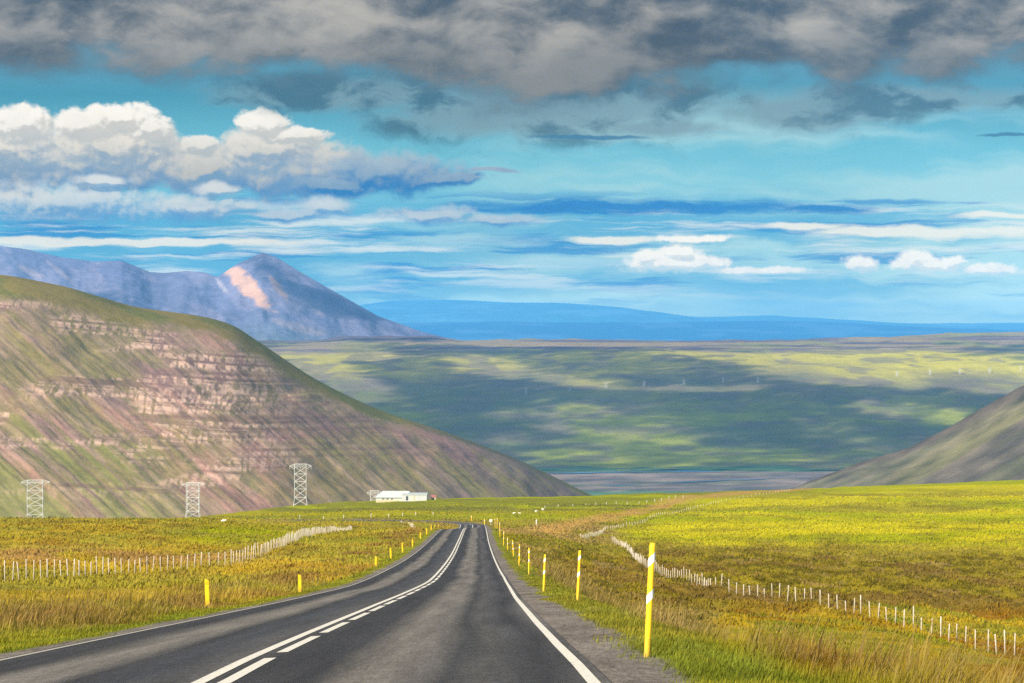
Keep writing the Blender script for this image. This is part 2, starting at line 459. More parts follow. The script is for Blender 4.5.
def asphalt():
    m, t, b = material('asphalt', .8, .2)
    uv = t.new('ShaderNodeUVMap').outputs[0]
    sp = t.new('ShaderNodeSeparateXYZ'); t.put(sp.inputs[0], uv)
    u, v = sp.outputs[0], sp.outputs[1]
    wob = t.lin(t.noise(t.vec(t.mul(u, .4), t.mul(v, .05)), 1.0, 3, .5), .3, .7, -.14, .14)
    uu = t.add(u, wob)
    f = t.lin(uu, -3.75, 3.75)
    def P(l): return (l + 3.75) / 7.5
    dk, md, lt, bl = (.027, .025, .025), (.062, .056, .051), (.135, .117, .096), (.040, .040, .044)
    c = t.ramp(f, [(P(-3.7), md), (P(-3.45), dk), (P(-2.75), dk), (P(-2.3), lt), (P(-1.75), lt), (P(-1.35), dk), (P(-.8), bl), (P(-.1), md), (P(.35), dk), (P(1.0), dk),
                   (P(1.5), lt), (P(2.0), (.12, .105, .088)), (P(2.35), (.034, .032, .031)), (P(2.6), md), (P(2.95), (.045, .042, .041)), (P(3.15), dk), (P(3.4), (.05, .046, .043)), (P(3.7), (.12, .105, .09))])
    n1 = t.noise(t.vec(t.mul(u, 2.2), t.mul(v, .12)), 1.0, 5, .6)
    n2 = t.noise(t.vec(t.mul(u, 1.0), t.mul(v, 1.0)), 34.0, 3, .7)
    n3 = t.noise(t.vec(t.mul(u, .6), t.mul(v, 5.0)), 1.6, 6, .7)
    n4 = t.noise(t.vec(t.mul(u, 16.0), t.mul(v, 2.2)), 1.0, 4, .75)
    k_ = t.mul(t.lin(n4, .3, .7, .74, 1.2), t.mul(t.mul(t.lin(n1, .25, .75, .65, 1.35), t.lin(n2, .3, .7, .6, 1.45)), t.lin(n3, .3, .7, .76, 1.12)))
    s = t.new('ShaderNodeVectorMath', operation='SCALE'); t.put(s.inputs[0], c); t.put(s.inputs['Scale'], k_)
    t.put(b.inputs['Base Color'], s.outputs[0])
    bn = t.new('ShaderNodeBump'); bn.inputs['Strength'].default_value = .35; bn.inputs['Distance'].default_value = .01
    t.put(bn.inputs['Height'], n2); t.put(b.inputs['Normal'], bn.outputs[0])
    return m

def paint(name, col, wear):
    m, t, b = material(name, .7, .3)
    uv = t.new('ShaderNodeUVMap').outputs[0]
    n = t.noise(uv, 9.0, 5, .7); n2 = t.noise(uv, 40.0, 3, .7)
    w = t.ss(t.add(n, t.mul(n2, .4)), .78, .95, 0, wear)
    t.put(b.inputs['Base Color'], t.mix(w, t.ramp(n2, [(.3, tuple(c * .85 for c in col)), (.7, col)]), (.07, .065, .06)))
    return m

M_ASPH = asphalt()
M_LINE = paint('road paint', (.62, .57, .47), .75)
M_LINE2 = paint('worn road paint', (.38, .34, .27), .9)
road = ribbon('road', 4, 596, -3.64, 3.58, 0.0, M_ASPH, None, n=9)
tag(road, 'grey two-lane asphalt road running downhill towards the valley', 'road', kind='structure')
ribbon('edge_line', 4, 596, 3.40, 3.50, .005, M_LINE, road)
ribbon('edge_line', 4, 596, -3.55, -3.45, .005, M_LINE2, road)
ribbon('centre_line', 4, 596, -.065, .075, .005, M_LINE, road)
V = []; Q = []; UV = []
s = 23.55 - 3 * 6.33
while s < 420:
    for k_ in range(4):
        a = s + k_ * 1.25
        for ss_ in (a, a + 1.25):
            for l in (.20, .335):
                V.append((float(xroad(ss_)) + l, ss_, float(zroad(ss_)) + .05 * l + .005)); UV.append((l, ss_))
        n = len(V) - 4; Q.append((n, n + 1, n + 3, n + 2))
    s += 6.33
link('broken_line', fast_mesh('broken_line', V, Q, False, None, UV), M_LINE, road)
bend = far_ribbon('road', -3.75, 3.72, .006, M_ASPH, None)
tag(bend, 'far bend of the same road swinging left beyond the dip', 'road', kind='structure')
far_ribbon('edge_line', 3.42, 3.6, .011, M_LINE, bend)
far_ribbon('edge_line', -3.6, -3.42, .011, M_LINE, bend)
far_ribbon('centre_line', -.1, .1, .011, M_LINE, bend)

# ------------------------------------------------------------------ grass
def grass_material():
    m = bpy.data.materials.new('grass blades'); m.use_nodes = True
    t = T(m.node_tree); m.node_tree.nodes.clear()
    a = t.new('ShaderNodeAttribute', attribute_name='tint').outputs['Color']
    d = t.new('ShaderNodeBsdfDiffuse'); tr = t.new('ShaderNodeBsdfTranslucent'); mx = t.new('ShaderNodeMixShader')
    t.put(d.inputs['Color'], a); t.put(tr.inputs['Color'], a); mx.inputs[0].default_value = .3
    t.put(mx.inputs[1], d.outputs[0]); t.put(mx.inputs[2], tr.outputs[0])
    o = t.new('ShaderNodeOutputMaterial'); t.put(o.inputs[0], mx.outputs[0])
    return m
M_GRASS = grass_material()

def blades(name, n, px0, px1, d0, d1, label, side):
    px = RNG.uniform(px0, px1, n); d = np.exp(RNG.uniform(math.log(d0), math.log(d1), n))
    X = (px - CX) / F * d; Y = d
    lat = lateral(X, Y)
    e = np.abs(lat) - np.where(lat > 0, 4.22, 4.2) + (fbm(X / .8, Y / 2.5, 3, 3) - .5) * .6
    clump = fbm(X / .9, Y / .9, 131, 2)
    ok = (lat * side > 0) & (e > -.3 * RNG.random(n) ** 5) & ((clump > .42) | (RNG.random(n) < .35))
    X = X[ok]; Y = Y[ok]; e = e[ok]; lat = lat[ok]; d = d[ok]; n = len(X)
    c = ground_color(X + np.where(e < .35, .5 * side, 0), Y)
    tall = sstep(.95, 2.2, e + (fbm(X / 2, Y / 4, 137, 2) - .5) * 1.8) * (1 - .45 * sstep(9, 20, e))
    cl = fbm(X / 1.6, Y / 2.4, 139, 3)
    h = lerp(.03 + .055 * RNG.random(n), (.16 + .30 * RNG.random(n)) * (.25 + 1.3 * cl) * (1 - .5 * sstep(5, 10, e)) * (1 if side > 0 else .72), tall)
    stalk = (RNG.random(n) < .035) & (tall > .6)
    h = h * (1 + .35 * (RNG.random(n) > .9) + .7 * stalk)
    w = (.004 + d * .00024) * (.6 + .8 * RNG.random(n))
    z = ground(X, Y) - .02
    yaw = RNG.uniform(0, math.tau, n)
    lean = RNG.normal(0, .22, n)[:, None] * np.stack([np.cos(yaw * 1.7), np.sin(yaw * 1.7)], 1) + np.array([.22, .03])
    lx, ly = lean[:, 0] * h, lean[:, 1] * h
    wx, wy = np.cos(yaw) * w * .5, np.sin(yaw) * w * .5
    seed = ((RNG.random(n) < .20) & (tall > .5)) | stalk
    mw = np.where(seed, 1.5, .8)
    b = np.stack([X, Y, z], 1)
    o1 = np.stack([wx, wy, 0 * wx], 1)
    mid = b + np.stack([lx * .35, ly * .35, h * .58], 1)
    tip = b + np.stack([lx, ly, h], 1)
    V = np.stack([b - o1, b + o1, mid - o1 * mw[:, None], mid + o1 * mw[:, None], tip], 1).reshape(-1, 3)
    i = np.arange(n) * 5
    Q = np.stack([i, i + 1, i + 3, i + 2], 1); Tr = np.stack([i + 2, i + 3, i + 4], 1)
    k1 = (.5 + .8 * RNG.random(n))[:, None] * (.65 + .8 * fbm(X / 1.1, Y / 1.6, 141, 3))[:, None]
    base = c * k1
    dry = (seed | (RNG.random(n) < .18 * tall))[:, None]
    top = np.where(dry, lerp(base, np.where((RNG.random(n) < .65)[:, None], A(.30, .215, .085), A(.20, .13, .05)), .75), base * 1.12)
    Cc = np.stack([base, base, lerp(base, top, .6), lerp(base, top, .6), top], 1).reshape(-1, 3)
    me = fast_mesh(name, V, Q, True, np.clip(Cc, 0, 1), None, Tr)
    tag(link(name, me, M_GRASS), label, 'grass', kind='stuff')
blades('verge_grass', 330000, 480, 1120, 13, 190, 'green and rust-brown roadside grass right of the road', 1)
blades('verge_grass', 230000, -110, 440, 16, 210, 'ochre and green roadside grass left of the road', -1)

def tufts(name, n, d0, d1, label):
    """coarse grass tufts farther out, a few pixels each"""
    px = RNG.uniform(-40, 1064, n); d = np.exp(RNG.uniform(math.log(d0), math.log(d1), n))
    X = (px - CX) / F * d; lat = lateral(X, d); e = np.abs(lat) - 4.4
    ok = (e > .4) & ((fbm(X / 2.6, d / 5, 151, 3) > .47) | (RNG.random(n) < .25))
    X, d, e = X[ok], d[ok], e[ok]; n = len(X)
    c = ground_color(X, d)
    h = (.10 + .22 * RNG.random(n)) * (.5 + fbm(X / 4, d / 7, 153, 3)) * (1 + .5 * sstep(200, 600, d)) * (1 - .45 * (1 - sstep(.5, 3, e)))
    w = (.02 + d * .00035) * (.6 + .9 * RNG.random(n))
    yaw = RNG.uniform(-.9, .9, n); lx = (RNG.normal(.15, .3, n)) * h
    b = np.stack([X, d, ground(X, d) - .03], 1)
    o1 = np.stack([np.cos(yaw) * w, np.sin(yaw) * w, 0 * w], 1)
    tip = b + np.stack([lx, RNG.normal(0, .2, n) * h, h], 1)
    V = np.stack([b - o1, b + o1, tip + o1 * .35, tip - o1 * .35], 1).reshape(-1, 3)
    Q = np.arange(n * 4).reshape(n, 4)
    k1 = (.88 + .24 * RNG.random(n))[:, None] * (.68 + .64 * fbm(X / 9, d / 16, 157, 4))[:, None]
    base = c * k1; dry = (RNG.random(n) < .05)[:, None]
    top = np.where(dry, lerp(base, TAN * 1.2, .6), base * 1.1)
    Cc = np.stack([base, base, top, top], 1).reshape(-1, 3)
    tag(link(name, fast_mesh(name, V, Q, True, np.clip(Cc, 0, 1)), M_GRASS), label, 'grass', kind='stuff')
tufts('field_grass', 290000, 110, 900, 'coarse tufted grass covering the farther fields')

# ------------------------------------------------------------------ valley floor, far slope, mountains
def sheet(name, pxs, ds, zf, cf, mat, label, cat):
    P, D = np.meshgrid(pxs, ds); x = ((P - CX) / F * D).ravel(); y = D.ravel()
    z = zf(x, y, P.ravel()); c = cf(x, y, P.ravel(), HY - z / y * F)
    me = fast_mesh(name, np.stack([x, y, z], 1), grid_faces(len(ds), len(pxs)), True, c)
    return tag(link(name, me, mat), label, cat, kind='structure')

def vf_z(x, y, px): return -297 + (fbm(x / 180, y / 200, 201, 3) - .5) * 2.0
def vf_c(x, y, px, row):
    n = fbm(px / 130, row / 1.6, 203, 4); N = len(x)
    c = np.tile(A(.20, .15, .125), (N, 1))
    c = blend(c, A(.23, .18, .15), sstep(.5, .62, n)); c = blend(c, A(.08, .13, .06), sstep(.55, .66, fbm(px / 180, row / 2, 207, 3)) * .7)
    c = blend(c, A(.06, .16, .07), sstep(489, 492, row + (fbm(px / 40, row, 209, 2) - .5) * 4) * .8)
    c = blend(c, A(.07, .13, .06), 1 - sstep(470.5, 473, row + (fbm(px / 60, row, 211, 2) - .5) * 3))
    return c
M_FLAT = tinted('gravel flats', .02, .1, .14)
sheet('valley_floor', np.arange(-400, 1500, 4.0), np.linspace(2550, 4950, 160), vf_z, vf_c, M_FLAT, 'grey gravel river flats on the valley floor', 'valley floor')

def river(pts, name, label):
    m, t, b = material(name, .3, .4); b.inputs['Base Color'].default_value = (.05, .16, .30, 1)
    bn = t.new('ShaderNodeBump'); bn.inputs['Strength'].default_value = .15
    t.put(bn.inputs['Height'], t.noise(t.new('ShaderNodeTexCoord').outputs['Object'], .3, 3, .5, '3D')); t.put(b.inputs['Normal'], bn.outputs[0])
    xs = np.linspace(pts[0][0], pts[-1][0], 90)
    top = np.interp(xs, [p[0] for p in pts], [p[1] for p in pts]); h = np.interp(xs, [p[0] for p in pts], [p[2] for p in pts])
    h = h * .7 * (.5 + 1.0 * fbm(xs / 22, xs * 0, 215, 2)); top = top + (fbm(xs / 30, xs * 0 + 3, 216, 2) - .5) * 1.2
    V = []
    for r in (top + h, top):
        d = 296 * F / (r - HY); V.append(np.stack([(xs - CX) / F * d, d, np.full_like(d, -295.7)], 1))
    V = np.stack(V, 1).reshape(-1, 3)
    tag(link(name, fast_mesh(name, V, grid_faces(len(xs), 2)), m), label, 'river', kind='structure')
river([(548, 473.2, .3), (575, 472.4, 1.7), (600, 472, .9), (650, 471.2, .7), (700, 470.8, 1.5), (723, 471.4, .3)], 'river', 'blue river channel along the far side of the valley floor')
river([(600, 485.5, .2), (618, 485, .8), (640, 484.6, .2)], 'river', 'short pale river pool in the middle of the gravel flats')
river([(660, 483, .2), (690, 481.5, .8), (730, 479.2, .8), (800, 477, .5), (830, 476, .2)], 'river', 'thin braided river channel crossing the gravel flats')

SD = [4650, 4750, 5100, 5500, 6000, 6400, 6800, 7200, 7600, 8000, 8500, 9300, 10500, 12000]
SR = [470.0, 466.5, 452, 432, 407, 388, 372, 359, 349.5, 344.2, 341, 340.2, 343, 350]
def pl_q(px, d):
    q = (pchip(np.log(SD), SR, np.log(d)) - HY) / F
    mesa = (4.4 * sstep(318, 350, px) * (1 - sstep(425, 470, px))) * sstep(8050, 8300, d)
    rt = 8.5 * sstep(790, 1030, px + (d - 9000) * .03) * sstep(7000, 9300, d) * (1 - sstep(9800, 12000, d))
    lft = 1.5 * (1 - sstep(250, 420, px))
    return q - (mesa + rt) / F
def pl_z(x, y, px):
    z = -pl_q(px, y) * y
    z = z + (fbm(x / 500, y / 350, 221, 4) - .5) * 26 * sstep(4800, 5600, y) + (fbm(x / 90, y / 120, 223, 3) - .5) * 7
    z = z - (1 - np.abs(fbm(x / 260 + y / 2600, y / 1500, 225, 3) - .5) * 2) ** 3 * 7 * sstep(4800, 5400, y)
    return z
def pl_c(x, y, px, row):
    N = len(x); n = fbm(x / 300, y / 420, 231, 5); n2 = fbm(x / 110, y / 150, 233, 4)
    c = np.tile(A(.135, .140, .055), (N, 1))
    c = blend(c, A(.22, .235, .03), sstep(.45, .62, n)); c = blend(c, A(.145, .115, .09), sstep(.5, .66, n2) * .6)
    c = blend(c, A(.19, .135, .115), sstep(0, 1, (412 - row + (n - .5) * 60) / 40) * .55)  # purplish cast of the cloud shade painted into the upper slope
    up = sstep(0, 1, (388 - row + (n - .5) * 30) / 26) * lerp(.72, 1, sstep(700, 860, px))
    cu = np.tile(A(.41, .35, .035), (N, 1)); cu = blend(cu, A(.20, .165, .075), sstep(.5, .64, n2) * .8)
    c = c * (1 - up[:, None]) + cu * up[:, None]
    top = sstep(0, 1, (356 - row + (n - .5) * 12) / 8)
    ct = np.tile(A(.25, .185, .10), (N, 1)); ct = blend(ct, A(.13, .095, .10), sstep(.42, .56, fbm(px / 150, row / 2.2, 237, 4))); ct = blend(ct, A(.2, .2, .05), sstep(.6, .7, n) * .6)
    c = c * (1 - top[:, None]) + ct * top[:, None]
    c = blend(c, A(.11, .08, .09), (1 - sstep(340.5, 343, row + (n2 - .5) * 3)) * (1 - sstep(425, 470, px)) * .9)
    return c
M_FAR = tinted('far slopes', .006, .03, .10, .6, .02, 14)
M_ROCK = tinted('rock and scree', .02, .12, .12, .55, .08, 3.5)
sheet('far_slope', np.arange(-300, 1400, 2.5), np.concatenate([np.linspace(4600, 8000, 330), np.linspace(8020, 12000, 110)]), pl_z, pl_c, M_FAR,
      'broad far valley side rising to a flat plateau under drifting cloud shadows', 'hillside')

def mountain(name, ridge, toe, pxs, nt, prof, cf, disp, mat, label, back=(.5, .9, 700), cat='mountain', sharp=False):
    """a solid massif: a face from toe to ridge and a back side beyond the ridge"""
    pxs = np.asarray(pxs, float)
    R = np.array(ridge, float); B = np.array(toe, float)
    rr = (np.interp if sharp else lambda q, a, b: pchip(a, b, q))(pxs, R[:, 0], R[:, 1]); rd = pchip(R[:, 0], R[:, 2], pxs)
    br = pchip(B[:, 0], B[:, 1], pxs); bd = pchip(B[:, 0], B[:, 2], pxs)
    zr = (HY - rr) / F * rd; zb = (HY - br) / F * bd
    t = np.linspace(0, 1, nt)[:, None]
    D = bd + (rd - bd) * t; Z = zb + (zr - zb) * prof(t)
    tb = np.linspace(0, 1, 14)[1:, None]
    D = np.concatenate([D, rd + tb * back[2]]); Z = np.concatenate([Z, (zr / rd - .055 * tb - .03 * tb * tb) * (rd + tb * back[2])])
    tt = np.concatenate([np.repeat(t, len(pxs), 1), np.full((13, len(pxs)), 1.2)])
    P = np.repeat(pxs[None], len(D), 0)
    X = (P - CX) / F * D
    x, y, z, u, p = X.ravel(), D.ravel(), Z.ravel(), tt.ravel(), P.ravel()
    z = np.maximum(z + disp(x, y, z, u), -335 + .5 * vnoise(x / 50, y / 50, 5))
    c = cf(x, y, z, u, p, HY - z / y * F)
    me = fast_mesh(name, np.stack([x, y, z], 1), grid_faces(len(D), len(pxs)), True, c)
    return tag(link(name, me, mat), label, cat, kind='structure')

# the near hill on the left, a spur of layered basalt with scree running down to the right
hill_ridge = [(-500, 262, 2250), (-200, 262, 2300), (0, 275, 2330), (64, 286.5, 2350), (100, 297, 2360), (135, 306.5, 2370), (206, 317, 2400), (232, 325, 2410), (256, 340, 2420),
              (320, 381.5, 2470), (385, 412, 2530), (449, 433, 2600), (512, 457, 2660), (590, 494.5, 2750), (680, 540, 2850)]
hill_ridge = [(a, b, 2300 + .55 * max(a, -100)) for a, b, c in hill_ridge]
hill_toe = [(-500, 560, 1650), (0, 552, 1700), (256, 545, 1780), (450, 540, 1950), (590, 540, 2150), (680, 552, 2500)]
def hill_prof(t): return np.where(t < .86, t * .93 / .86, .93 + .07 * np.sin(np.clip((t - .86) / .14, 0, 1) * math.pi / 2))
def hill_d(x, y, z, u):
    s = (CX + F * x / y - 1.12 * (HY - z / y * F)) * 1.2
    env = sstep(0, .1, u) * (1 - sstep(.74, .90, u))
    g = (fbm(s / 40, z / 200, 301, 4) - .5) * 6 + (fbm(s / 9, z / 30, 303, 3) - .5) * 2.6 + (fbm(x / 45, z / 30, 304, 3) - .5) * 7
    bed = z + x * .10
    led = (fbm(bed / 9, x / 160, 305, 3) - .5) * 6 * sstep(.42, .6, fbm(x / 120, z / 30, 321, 3)) * sstep(.3, .55, u + (fbm(x / 200, z / 200, 306, 2) - .5) * .5)
    return (g + led) * env + (fbm(x / 60, y / 80, 307, 3) - .5) * 6 * np.clip(1.2 - u, 0, 1) * (u < 1.05)
def hill_c(x, y, z, u, p, row):
    N = len(x); s = (p - 1.12 * row) * 1.2; bed = z + x * .10
    big = fbm(s / 85, z / 120, 311, 3); fine = fbm(s / 11, z / 26, 313, 4); vf = fbm(s / 4.5, z / 16, 315, 3)
    c = np.tile(A(.30, .165, .120), (N, 1))
    c = blend(c, A(.215, .130, .110), sstep(.42, .58, big) * .9)
    c = blend(c, A(.185, .160, .052), sstep(.47, .62, fbm(s / 34, z / 60, 317, 4)) * .5)
    c = blend(c, A(.135, .145, .036), sstep(.52, .64, fbm(s / 11, z / 22, 318, 4)) * .4)
    c = blend(c, A(.20, .165, .05), sstep(.48, .62, fbm(x / 90, z / 40, 337, 4)) * .55)
    c = blend(c, A(.32, .215, .155), sstep(.50, .66, fine) * .45)
    c = blend(c, A(.24, .21, .05), sstep(.57, .66, fbm(s / 16, z / 260, 319, 3)) * .7 * (1 - sstep(120, 260, p)) * (1 - sstep(.3, .5, u)))
    c = blend(c, A(.12, .10, .06), sstep(.52, .66, vf) * .35)
    c = blend(c, A(.165, .165, .04), sstep(.44, .56, fbm(s / 18, z / 90, 335, 3)) * (1 - sstep(110, 210, p)) * (1 - sstep(.28, .45, u)) * .75)
    # broken ledges of pale rock
    blot = fbm(x / 110, z / 24, 321, 4)
    brk = sstep(.40, .56, fbm((x + .35 * z) / 2.2, z / 7.0, 325, 3))
    for k_, (f1, sd) in enumerate(((5.0, 323), (2.6, 324))):
        lay = fbm(bed / f1, x / 220 + 9 * k_, sd, 3)
        w = sstep(.50, .60, lay) * sstep(.43, .56, blot) * brk * sstep(.10, .3, u) * (1 - sstep(.78, .86, u)) * (1 - sstep(210, 330, p))
        c = blend(c, A(.50, .33, .24), np.clip(w * (.85 - .2 * k_), 0, 1))
        wd = sstep(.48, .40, lay) * sstep(.43, .56, blot) * (1 - sstep(.78, .86, u)) * (u > .15)
        c = blend(c, A(.15, .085, .07), wd * .38)
    cap = sstep(.80, .87, u + (fbm(x / 40, z / 12, 329, 3) - .5) * .10 - .06 * sstep(250, 500, p))
    capc = blend(np.tile(A(.125, .118, .022), (N, 1)), A(.17, .13, .03), sstep(.45, .6, fbm(x / 60, y / 40, 331, 3)))
    c = c * (1 - cap[:, None]) + capc * cap[:, None]
    flank_shade = sstep(330, 520, p) * .6  # shade of the right flank painted in as darker, purplish rock
    c = blend(c, lerp(A(.11, .085, .085), A(.12, .12, .04), sstep(.46, .62, fbm(s / 13, z / 120, 333, 4))[:, None]), flank_shade)
    return c
mountain('hill', hill_ridge, hill_toe, np.concatenate([np.arange(-500, -20, 5.0), np.arange(-20, 685, 1.0)]), 330, hill_prof, hill_c, hill_d, M_ROCK,
         'steep brown hill with pale rock ledges and green gullies left of the road', cat='hill')

# the dark slope on the right
rs_ridge = [(740, 520, 2500), (790, 489, 2420), (804, 483.5, 2400), (865, 461, 2350), (897, 452, 2330), (930, 437, 2300), (961, 420, 2280), (1000, 398, 2250), (1024, 385, 2230), (1120, 330, 2180), (1300, 262, 2100), (1600, 220, 2000)]
rs_toe = [(740, 535, 2350), (865, 540, 1850), (1024, 540, 1650), (1600, 540, 1500)]
def rs_d(x, y, z, u):
    s = x - 1.5 * z
    return (fbm(s / 60, z / 300, 341, 4) - .5) * 22 * sstep(0, .1, u) * (1 - sstep(.9, 1, u)) + (fbm(x / 18, y / 30, 343, 3) - .5) * 3
def rs_c(x, y, z, u, p, row):
    N = len(x); s = (p + 1.75 * row)
    c = np.tile(A(.145, .135, .085), (N, 1))
    c = blend(c, A(.165, .15, .075), sstep(.46, .66, fbm(s / 60, z / 160, 351, 4)) * .8)
    c = blend(c, A(.15, .12, .105), sstep(.50, .66, fbm(s / 30, z / 160, 353, 4)) * .7)
    c = blend(c, A(.19, .16, .11), sstep(.58, .7, fbm(s / 9, z / 200, 355, 3)) * .5)
    c = blend(c, A(.10, .075, .07), sstep(.88, .97, u) * .7)
    return c
mountain('hill', rs_ridge, rs_toe, np.arange(740, 1600, 1.5), 200, lambda t: t, rs_c, rs_d, M_ROCK, 'dark sloping hillside rising out of the frame on the right', cat='hill')

# blue peaks behind the plateau
pk_ridge = [(-500, 232, 10600), (-200, 236, 10600), (0, 246, 10600), (25, 249, 10600), (60, 257, 10550), (95, 261.5, 10500), (122, 260.5, 10500), (150, 272, 10500), (165, 273, 10480), (185, 271, 10450), (205, 272.5, 10400), (217, 277, 10350),
            (238, 263.5, 10300), (262, 252.5, 10300), (276, 257, 10300), (300, 272, 10250), (330, 289, 10200), (360, 306, 10150), (378, 316, 10100), (420, 331, 10000), (470, 344, 9950), (520, 354, 9900)]
pk_toe = [(-500, 352, 8900), (0, 352, 8900), (262, 352, 8850), (420, 354, 9300), (520, 358, 9600)]
def pk_d(x, y, z, u):
    s = x + .5 * z
    return (fbm(s / 150, z / 260, 361, 4) - .5) * 70 * sstep(0, .15, u) * (1 - sstep(.75, 1, u)) + (fbm(x / 80, y / 200, 363, 3) - .5) * 14 * (1 - sstep(.9, 1, u))
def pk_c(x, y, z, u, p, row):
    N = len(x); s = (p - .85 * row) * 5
    c = np.tile(A(.115, .12, .20), (N, 1))  # bluish cast of distant haze put into the rock colour
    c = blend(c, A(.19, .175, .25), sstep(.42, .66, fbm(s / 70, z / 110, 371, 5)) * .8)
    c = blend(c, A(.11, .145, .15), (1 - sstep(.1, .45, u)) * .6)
    def patch(cx, cy, ex, ey, ang=0.0):
        q = (p - cx); r = (row - cy); ca, sa = math.cos(ang), math.sin(ang)
        a = (q * ca + r * sa) / ex; b = (-q * sa + r * ca) / ey
        return sstep(1.25, .75, np.sqrt(a * a + b * b) + (fbm(p / 9, row / 6, 373, 3) - .5) * 1.0)
    w = np.maximum(patch(250, 288, 27, 9, .72), patch(277, 286, 15, 3, .9) * .7)
    c = blend(c, A(.47, .28, .19), np.clip(w, 0, 1))
    c = blend(c, A(.45, .38, .36), patch(222, 286, 9, 2, .9) * .5)
    w2 = np.maximum.reduce([patch(30, 272, 14, 4, .5), patch(60, 272, 18, 2, .7), patch(320, 313, 8, 2, .7), patch(300, 328, 26, 4, .3)])
    c = blend(c, A(.38, .28, .24), w2 * .3)
    return c
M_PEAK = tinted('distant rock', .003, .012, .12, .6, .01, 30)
mountain('mountain', pk_ridge, pk_toe, np.arange(-500, 521, 2.0), 170, lambda t: t ** 1.12, pk_c, pk_d, M_PEAK, 'blue pointed peak and long ridge behind the plateau', back=(.5, .9, 1500), sharp=True)

def flat_hill(name, pts, d, label, haze_tone, base=352):  # base colour carries painted haze blue, paler for the farther range
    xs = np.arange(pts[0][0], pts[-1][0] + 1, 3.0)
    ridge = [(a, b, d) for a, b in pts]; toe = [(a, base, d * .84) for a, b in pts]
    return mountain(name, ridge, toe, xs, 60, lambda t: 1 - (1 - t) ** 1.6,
                    lambda x, y, z, u, p, row: blend(np.tile(haze_tone, (len(x), 1)), haze_tone * 1.2 + .05, sstep(.5, .66, fbm(p / 60, row / 4, 381, 4)) * .6),
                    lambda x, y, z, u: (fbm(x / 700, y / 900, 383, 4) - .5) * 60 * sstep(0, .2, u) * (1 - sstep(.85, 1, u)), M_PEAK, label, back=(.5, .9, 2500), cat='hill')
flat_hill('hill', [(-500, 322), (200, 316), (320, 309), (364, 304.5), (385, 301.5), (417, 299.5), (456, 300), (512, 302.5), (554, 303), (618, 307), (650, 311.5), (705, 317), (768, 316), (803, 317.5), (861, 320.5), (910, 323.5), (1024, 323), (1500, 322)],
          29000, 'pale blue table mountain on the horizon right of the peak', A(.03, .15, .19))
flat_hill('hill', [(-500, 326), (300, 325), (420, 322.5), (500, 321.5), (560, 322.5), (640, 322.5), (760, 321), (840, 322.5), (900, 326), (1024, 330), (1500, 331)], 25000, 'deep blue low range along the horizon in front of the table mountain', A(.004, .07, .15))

# ------------------------------------------------------------------ marker posts
M_YEL = plain('yellow plastic', (.80, .50, .012), .5, .14, 9)
nt_ = M_YEL.node_tree; t = T(nt_); b_ = nt_.nodes['Principled BSDF']; cs_ = b_.inputs['Base Color'].links[0].from_socket
tc_ = t.new('ShaderNodeTexCoord').outputs['Object']; sp_ = t.new('ShaderNodeSeparateXYZ'); t.put(sp_.inputs[0], tc_)
dirt_ = t.ss(t.add(sp_.outputs[2], t.mul(t.noise(tc_, 14.0, 5, .7, '3D'), -.45)), .05, -.25, 0, .7)
t.put(b_.inputs['Base Color'], t.mix(t.m('MAXIMUM', dirt_, t.ss(t.noise(tc_, 30.0, 5, .7, '3D'), .62, .75, 0, .45)), cs_, (.22, .16, .05)))
M_ORG = plain('orange plastic', (.80, .38, .02), .5, .08, 6)
M_REF = plain('reflector', (.85, .82, .78), .35, .05, 20)
M_WHITE = plain('weathered white paint', (.52, .49, .42), .7, .12, 5)
M_WOOD = plain('weathered timber', (.46, .40, .32), .9, .25, 9)
M_GALV = plain('pale galvanised steel', (.50, .50, .47), .5, .08, 2)

def tall_post(loc, h, tilt, label):
    t = tag(empty('marker_post', loc), label, 'marker post', 'yellow marker posts along the right verge')
    r = .031
    m = MB(); m.tube([(0, 0, -.25), (0, 0, 0), (0, 0, h * .97), (0, 0, h)], [r, r, r * .98, r * .8], 12); p = m.build('post', M_YEL, t, True)
    for zc, hh in ((h * .86, .085), (h * .535, .085)):
        m = MB(); n = 12; vs = []; fs = []
        for k_, z0 in enumerate((zc - hh / 2, zc + hh / 2)):
            for i in range(n):
                a = math.tau * i / n; vs.append((1.05 * r * math.cos(a), 1.05 * r * math.sin(a), z0 + .035 * math.cos(a)))
        for i in range(n): j = (i + 1) % n; fs.append((i, j, n + j, n + i))
        m.add(vs, fs); m.build('reflector_band', M_REF, t, True)
    t.rotation_euler = (random.uniform(-.02, .02), tilt, 0)
    return t

def short_post(loc, h, label):
    t = tag(empty('marker_post', loc), label, 'marker post', 'short yellow marker posts along the left verge')
    m = MB(); w, th = .062, .02
    m.add([(-w, -th, -.2), (w, -th, -.2), (w, th, -.2), (-w, th, -.2), (-w, -th, h - .0), (w, -th, h - .05), (w, th, h - .05), (-w, th, h)],
          [(3, 2, 1, 0), (4, 5, 6, 7), (0, 1, 5, 4), (1, 2, 6, 5), (2, 3, 7, 6), (3, 0, 4, 7)])
    m.build('post', M_YEL, t)
    m = MB(); m.box(-w * .55, w * .55, -th - .004, -th - .001, h - .18, h - .10); m.build('reflector', M_ORG, t)
    t.rotation_euler = (0, random.uniform(-.04, .04), .25)
    return t

def at_edge(px, row, lo, hi):
    """a place on the verge that shows at this picture column"""
    x, y = hit(px, row)
    l = float(lateral(np.array([x]), np.array([y]))[0])
    return x, y, gz(x, y, True)

